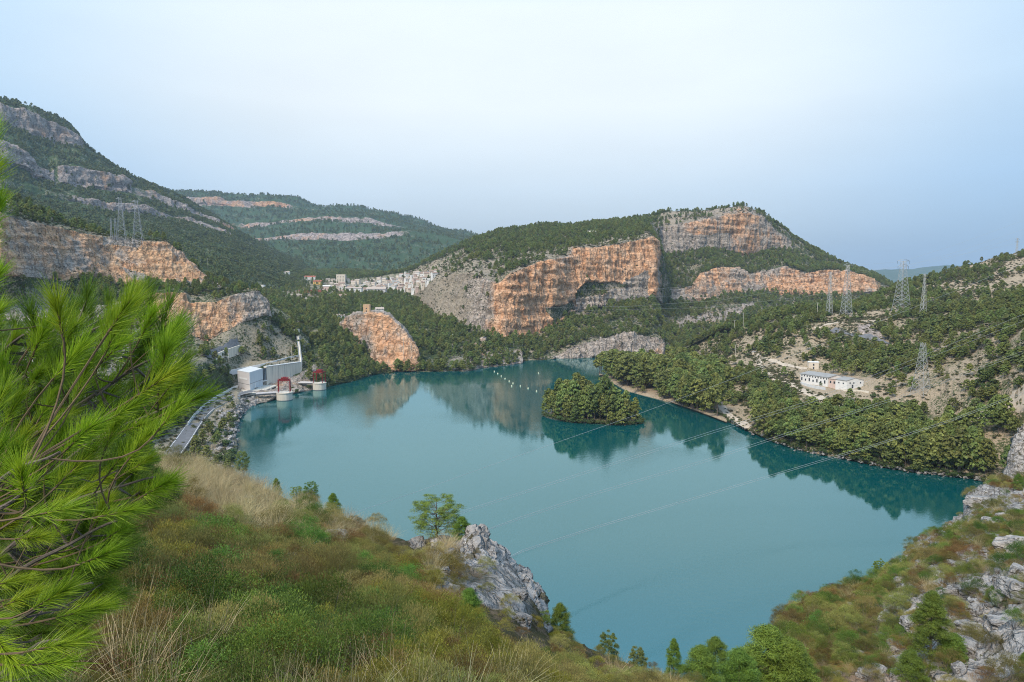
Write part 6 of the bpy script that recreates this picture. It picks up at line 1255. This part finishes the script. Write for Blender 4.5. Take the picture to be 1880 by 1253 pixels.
for (kind, i, px, py, top, label, Y, xs) in (
        ('hd', 3, 802, 990, 911, 'lone small pine with open crown and visible branches standing against the lake', 22.0, 1.75), ('hd', 0, 848, 1000, 948, 'low spreading green bush pine at the right foot of the lone pine', 21.5, 1.5), ('hd', 0, 612, 952, 905, 'small green pine at the crest, left of the lone pine', 27, 1.1),
        ('hd', 3, 572, 935, 884, 'thin pale green sapling at the crest above the grass', 27.5, .8), ('hd', 0, 508, 915, 878, 'small green sapling at the crest beside the dry grass', 28.5, .9), ('hd', 3, 545, 925, 893, 'sparse grey green sapling between two others at the crest', 28.5, 1.1),
        ('hd', 0, 862, 1175, 1077, 'bright green young pine below the limestone ledge', 10.5, 1.2), ('hd', 0, 1028, 1195, 1104, 'bushy young pine right of the limestone ledge', 19.5, 1.0), ('hd', 3, 985, 1200, 1120, 'grey green sapling between the ledge and the bushy pine', 18, 1.2),
        ('hdd', 0, 1116, 1235, 1160, 'round dark pine at the bottom of the lake view', 30, .8), ('hdd', 0, 1170, 1255, 1187, 'small dark round pine at the bottom edge, left of the pointed one', 33, .8), ('hd', 1, 1236, 1250, 1168, 'pointed dark green pine at the bottom centre of the lake', 36, .85),
        ('hd', 0, 1312, 1270, 1165, 'green pine left of the big spreading pine at the bottom', 42, 1.2), ('hd', 0, 1285, 1300, 1180, 'low spreading pine at the bottom edge', 38, 1.4), ('hd', 0, 1405, 1320, 1141, 'big spreading bright green pine at the bottom, right of centre', 44, 1.5), ('hd', 0, 1465, 1300, 1190, 'green pine at the right side of the big spreading pine', 46, 1.4),
        ('hd', 0, 1448, 1330, 1165, 'rounded pine closing the right end of the bottom pine group', 43, 1.3), ('hd', 0, 1355, 1320, 1185, 'pine in front of the big spreading pine', 40, 1.3),
        ('hd', 1, 1706, 1210, 1080, 'tall conical bright pine on the lower right slope', None, 1.2), ('hd', 0, 1745, 1290, 1157, 'bright bushy pine in front of the tall conical one', 46, 1.15), ('hd', 0, 1668, 1300, 1188, 'bushy pine at the bottom edge left of two larger ones', 45, 1.2), ('hd', 1, 1800, 1290, 1200, 'lower pine right of the bright bushy one at the bottom edge', 45, 1.2),
        ('hd', 2, 1616, 1066, 1029, 'small umbrella shaped pine at the edge of the lower right slope', None, .9), ('hd', 3, 1659, 1048, 1019, 'slim pale sapling beside the umbrella shaped pine', None, .5), ('hd', 0, 1570, 1078, 1062, 'tiny dark bush pine at the slope edge left of the umbrella shaped one', None, .9),
        ('hd', 0, 1868, 900, 870, 'bright green bush pine at the foot of the right crag', None, 1.2), ('hd', 0, 1880, 1245, 1195, 'bright green young pine in the lower right corner', None, 1.1), ('hd', 0, 258, 905, 770, 'yellow green young pine behind the big pine branches', 13, .9), ('hd', 0, 215, 940, 800, 'second yellow green young pine behind the branches, farther left', 11, .9),
        ('hdd', 0, 446, 876, 828, 'single dark pine at the left shore behind the grassy crest', 300, .8)):
    if Y is None: p = G(px, py); Y = p.y
    else: p = WY(px, py, Y)
    hgt = (py - top) / F * Y; s = hgt / 4.9; e_ = single(kind, i, p, s, rf.uniform(0, 6.28), 'young_pine', label, 'pine tree', None); e_.scale = (s * xs, s * xs, s)

# ------------------------------------------------------------------ the big pine whose branches fill the left
def tuft(seed, n, tl=.10, nl=.088, w=.00085):
    rng = np.random.default_rng(seed); t = rng.random(n) ** .75; base = np.stack([0 * t, 0 * t, t * tl], 1); a = rng.uniform(0, 6.28, n); sp = rng.uniform(.35, 1.15, n) * (1.15 - .75 * t)
    D = np.stack([np.cos(a) * sp, np.sin(a) * sp, np.ones(n)], 1); D /= np.linalg.norm(D, axis=1, keepdims=True)
    return blades(base, D, nl * rng.uniform(.7, 1.1, n), np.full(n, w), rng, .10, 2)
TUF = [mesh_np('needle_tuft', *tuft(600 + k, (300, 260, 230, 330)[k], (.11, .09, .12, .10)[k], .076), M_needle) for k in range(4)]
TUD = [tuft(620 + k, 230, .12, .080) for k in range(3)]
root = empty('pine_tree', (-2.6, 2.1, 86.9)); tag(root, 'large pine whose bright long needled branches fill the left side of the view', 'pine tree'); ro = Vector(root.location)
q = MB(); q.tube([(0, 0, -.3), (.02, .03, 1.2), (-.03, .05, 2.6), (.02, 0, 4.2)], .11, .06, 10); q.build('trunk', M_bark, root)
brs = [((-.0, 1.6), (60, 760), (200, 690), (318, 650), 1.7), ((0, 1.9), (-20, 700), (110, 640), (238, 575), 1.75), ((0, 1.8), (-60, 640), (30, 620), (120, 585), 1.8), ((0, 1.5), (60, 850), (190, 790), (330, 735), 1.6), ((0, 1.3), (40, 920), (160, 890), (285, 880), 1.6),
       ((0, 1.1), (-10, 1010), (90, 1010), (215, 960), 1.5), ((0, .9), (-30, 1110), (60, 1110), (170, 1070), 1.5), ((0, .7), (-40, 1200), (40, 1200), (110, 1170), 1.45), ((0, 2.8), (-130, 480), (-90, 400), (-45, 330), 1.5), ((0, 1.4), (-60, 900), (20, 850), (110, 830), 1.25), ((0, 1.2), (-80, 960), (-10, 920), (50, 905), 1.15)]
BP = []
for k, (_, p1, p2, p3, Y) in enumerate(brs):
    Y += .06
    z0 = _[1]; a = Vector((-.02, .04, z0)) + ro; c = [a, WY(*p1, Y * 1.12), WY(*p2, Y * 1.05), WY(*p3, Y)]; Q = []
    for i in range(24):
        t = i / 23; Q.append(c[0] * (1 - t) ** 3 + c[1] * 3 * t * (1 - t) ** 2 + c[2] * 3 * t * t * (1 - t) + c[3] * t ** 3 + Vector((0, 0, .006 * math.sin(i * .7 + k))))
    q = MB(); q.tube([p - ro for p in Q], .010, .0025, 6); q.build('branch', M_bark, root); BP += [(p, i) for i, p in enumerate(Q) if i > 7]
poly = [(-60, 585), (0, 610), (60, 600), (110, 575), (180, 560), (235, 548), (285, 560), (320, 600), (340, 660), (345, 720), (335, 765), (290, 790), (265, 820), (215, 840), (250, 870), (305, 880), (300, 910), (235, 905), (225, 970), (215, 1010), (185, 1090), (120, 1190), (60, 1250), (-60, 1260)]
def dense(n, md, seed, Yr):
    r = random.Random(seed); out = []; tr_ = 0
    while len(out) < n and tr_ < 30000:
        tr_ += 1; x, y = r.uniform(-60, 345), r.uniform(540, 1260)
        if not in_poly(np.array([x]), np.array([y]), poly)[0]: continue
        if any((x - a[0]) ** 2 + (y - a[1]) ** 2 < md * md for a in out): continue
        out.append((x, y, r.uniform(*Yr)))
    return out
tips = [(-22, 285, 1.6), (-26, 340, 1.5), (-8, 395, 1.55), (-22, 450, 1.5), (-10, 515, 1.6), (-5, 575, 1.55), (248, 560, 1.7), (200, 590, 1.65), (300, 640, 1.6), (320, 700, 1.55), (262, 850, 1.6), (292, 895, 1.6), (150, 800, 1.45), (40, 880, 1.2), (95, 940, 1.2), (70, 690, 1.75), (75, 615, 1.8), (130, 610, 1.75), (335, 745, 1.6)] + dense(81, 31, 12, (1.35, 2.0))
tips = tips[:100]; rt = random.Random(5); tw = MB()
def orient(dv, roll): return (dv.to_track_quat('Z', 'Y').to_matrix().to_4x4() @ Matrix.Rotation(roll, 4, 'Z'))
def tdir(x, y, r):
    ang = math.atan2(-(y - 980) * .9, (x + 180)) * .75 + .45 + r.uniform(-.5, .5)
    if x < 40 and y < 620: ang = r.uniform(.9, 1.6)
    return Vector((math.cos(ang), r.uniform(-.65, .35), math.sin(ang) + .1)).normalized()
for k, (x, y, Y) in enumerate(tips):
    p = WY(x, y, Y); d = tdir(x, y, rt); s = rt.uniform(.68, 1.0); o = link(bpy.data.objects.new('needle_tuft', TUF[k % 4]), root)
    o.matrix_parent_inverse = Matrix.Identity(4); b0 = p - d * .06; M = Matrix.Translation(b0 - ro) @ orient(d, rt.uniform(0, 6.28)) @ Matrix.Scale(s, 4); o.matrix_local = M
    nb = min(BP, key=lambda q_: (q_[0] - (b0 - d * .15)).length); mid = nb[0].lerp(b0, .5) - d * .05 + Vector((0, 0, -.02)); a0 = nb[0] if (nb[0] - b0).length < .38 else b0 + (nb[0] - b0).normalized() * .3; tw = MB(); Mi = M.inverted(); c1 = b0 - d * (a0 - b0).length * .45; tw.tube([Mi @ (a0 * (1 - u_) ** 2 + c1 * 2 * u_ * (1 - u_) + b0 * u_ ** 2 - ro) for u_ in (0, .2, .4, .6, .8, 1)], .0027, .0024, 5); tw.tube([Mi @ (b0 - ro), Mi @ (b0 + d * .10 * s - ro)], .0032, .0018, 5); tw.build('twig', M_shoot, o)

VV = []; FF = []; nn = 0; tw = MB()
for k, (x, y, Y) in enumerate(dense(230, 16, 21, (1.75, 2.7))):
    p = WY(x, y, Y); d = tdir(x, y, rt); V, Fc = TUD[k % 3]; M = Matrix.Translation(p - d * .06 - ro) @ orient(d, rt.uniform(0, 6.28)) @ Matrix.Scale(rt.uniform(.85, 1.2), 4); Mn = np.array(M)
    VV.append(V @ Mn[:3, :3].T + Mn[:3, 3]); FF.append(Fc + nn); nn += len(V); nb = min(BP, key=lambda q_: (q_[0] - p).length); tw.tube([nb[0] - ro, nb[0].lerp(p, .5) - ro - Vector((0, 0, .03)), p + d * .04 - ro], .004, .002, 4)
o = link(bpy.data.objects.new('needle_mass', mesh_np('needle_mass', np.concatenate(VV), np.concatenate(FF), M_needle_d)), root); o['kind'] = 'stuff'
tw.build('inner_twigs', M_bark, root)['kind'] = 'stuff'
# ------------------------------------------------------------------ the air between here and the far hills
mh = bpy.data.materials.new('haze_air'); mh.use_nodes = True; t = mh.node_tree; t.nodes.clear()
o = N(t, 'ShaderNodeOutputMaterial'); v = N(t, 'ShaderNodeVolumePrincipled'); v.inputs['Color'].default_value = (.62, .80, 1.0, 1); v.inputs['Density'].default_value = 0.00006; v.inputs['Anisotropy'].default_value = 0.0
L(t, v.outputs[0], o.inputs['Volume'])
b = MB(); b.box((0, 5000, 290), (15500, 12500, 602)); hz = b.build('haze', mh); tag(hz, kind='stuff', label='thin blue air between the viewpoint and the far hills')
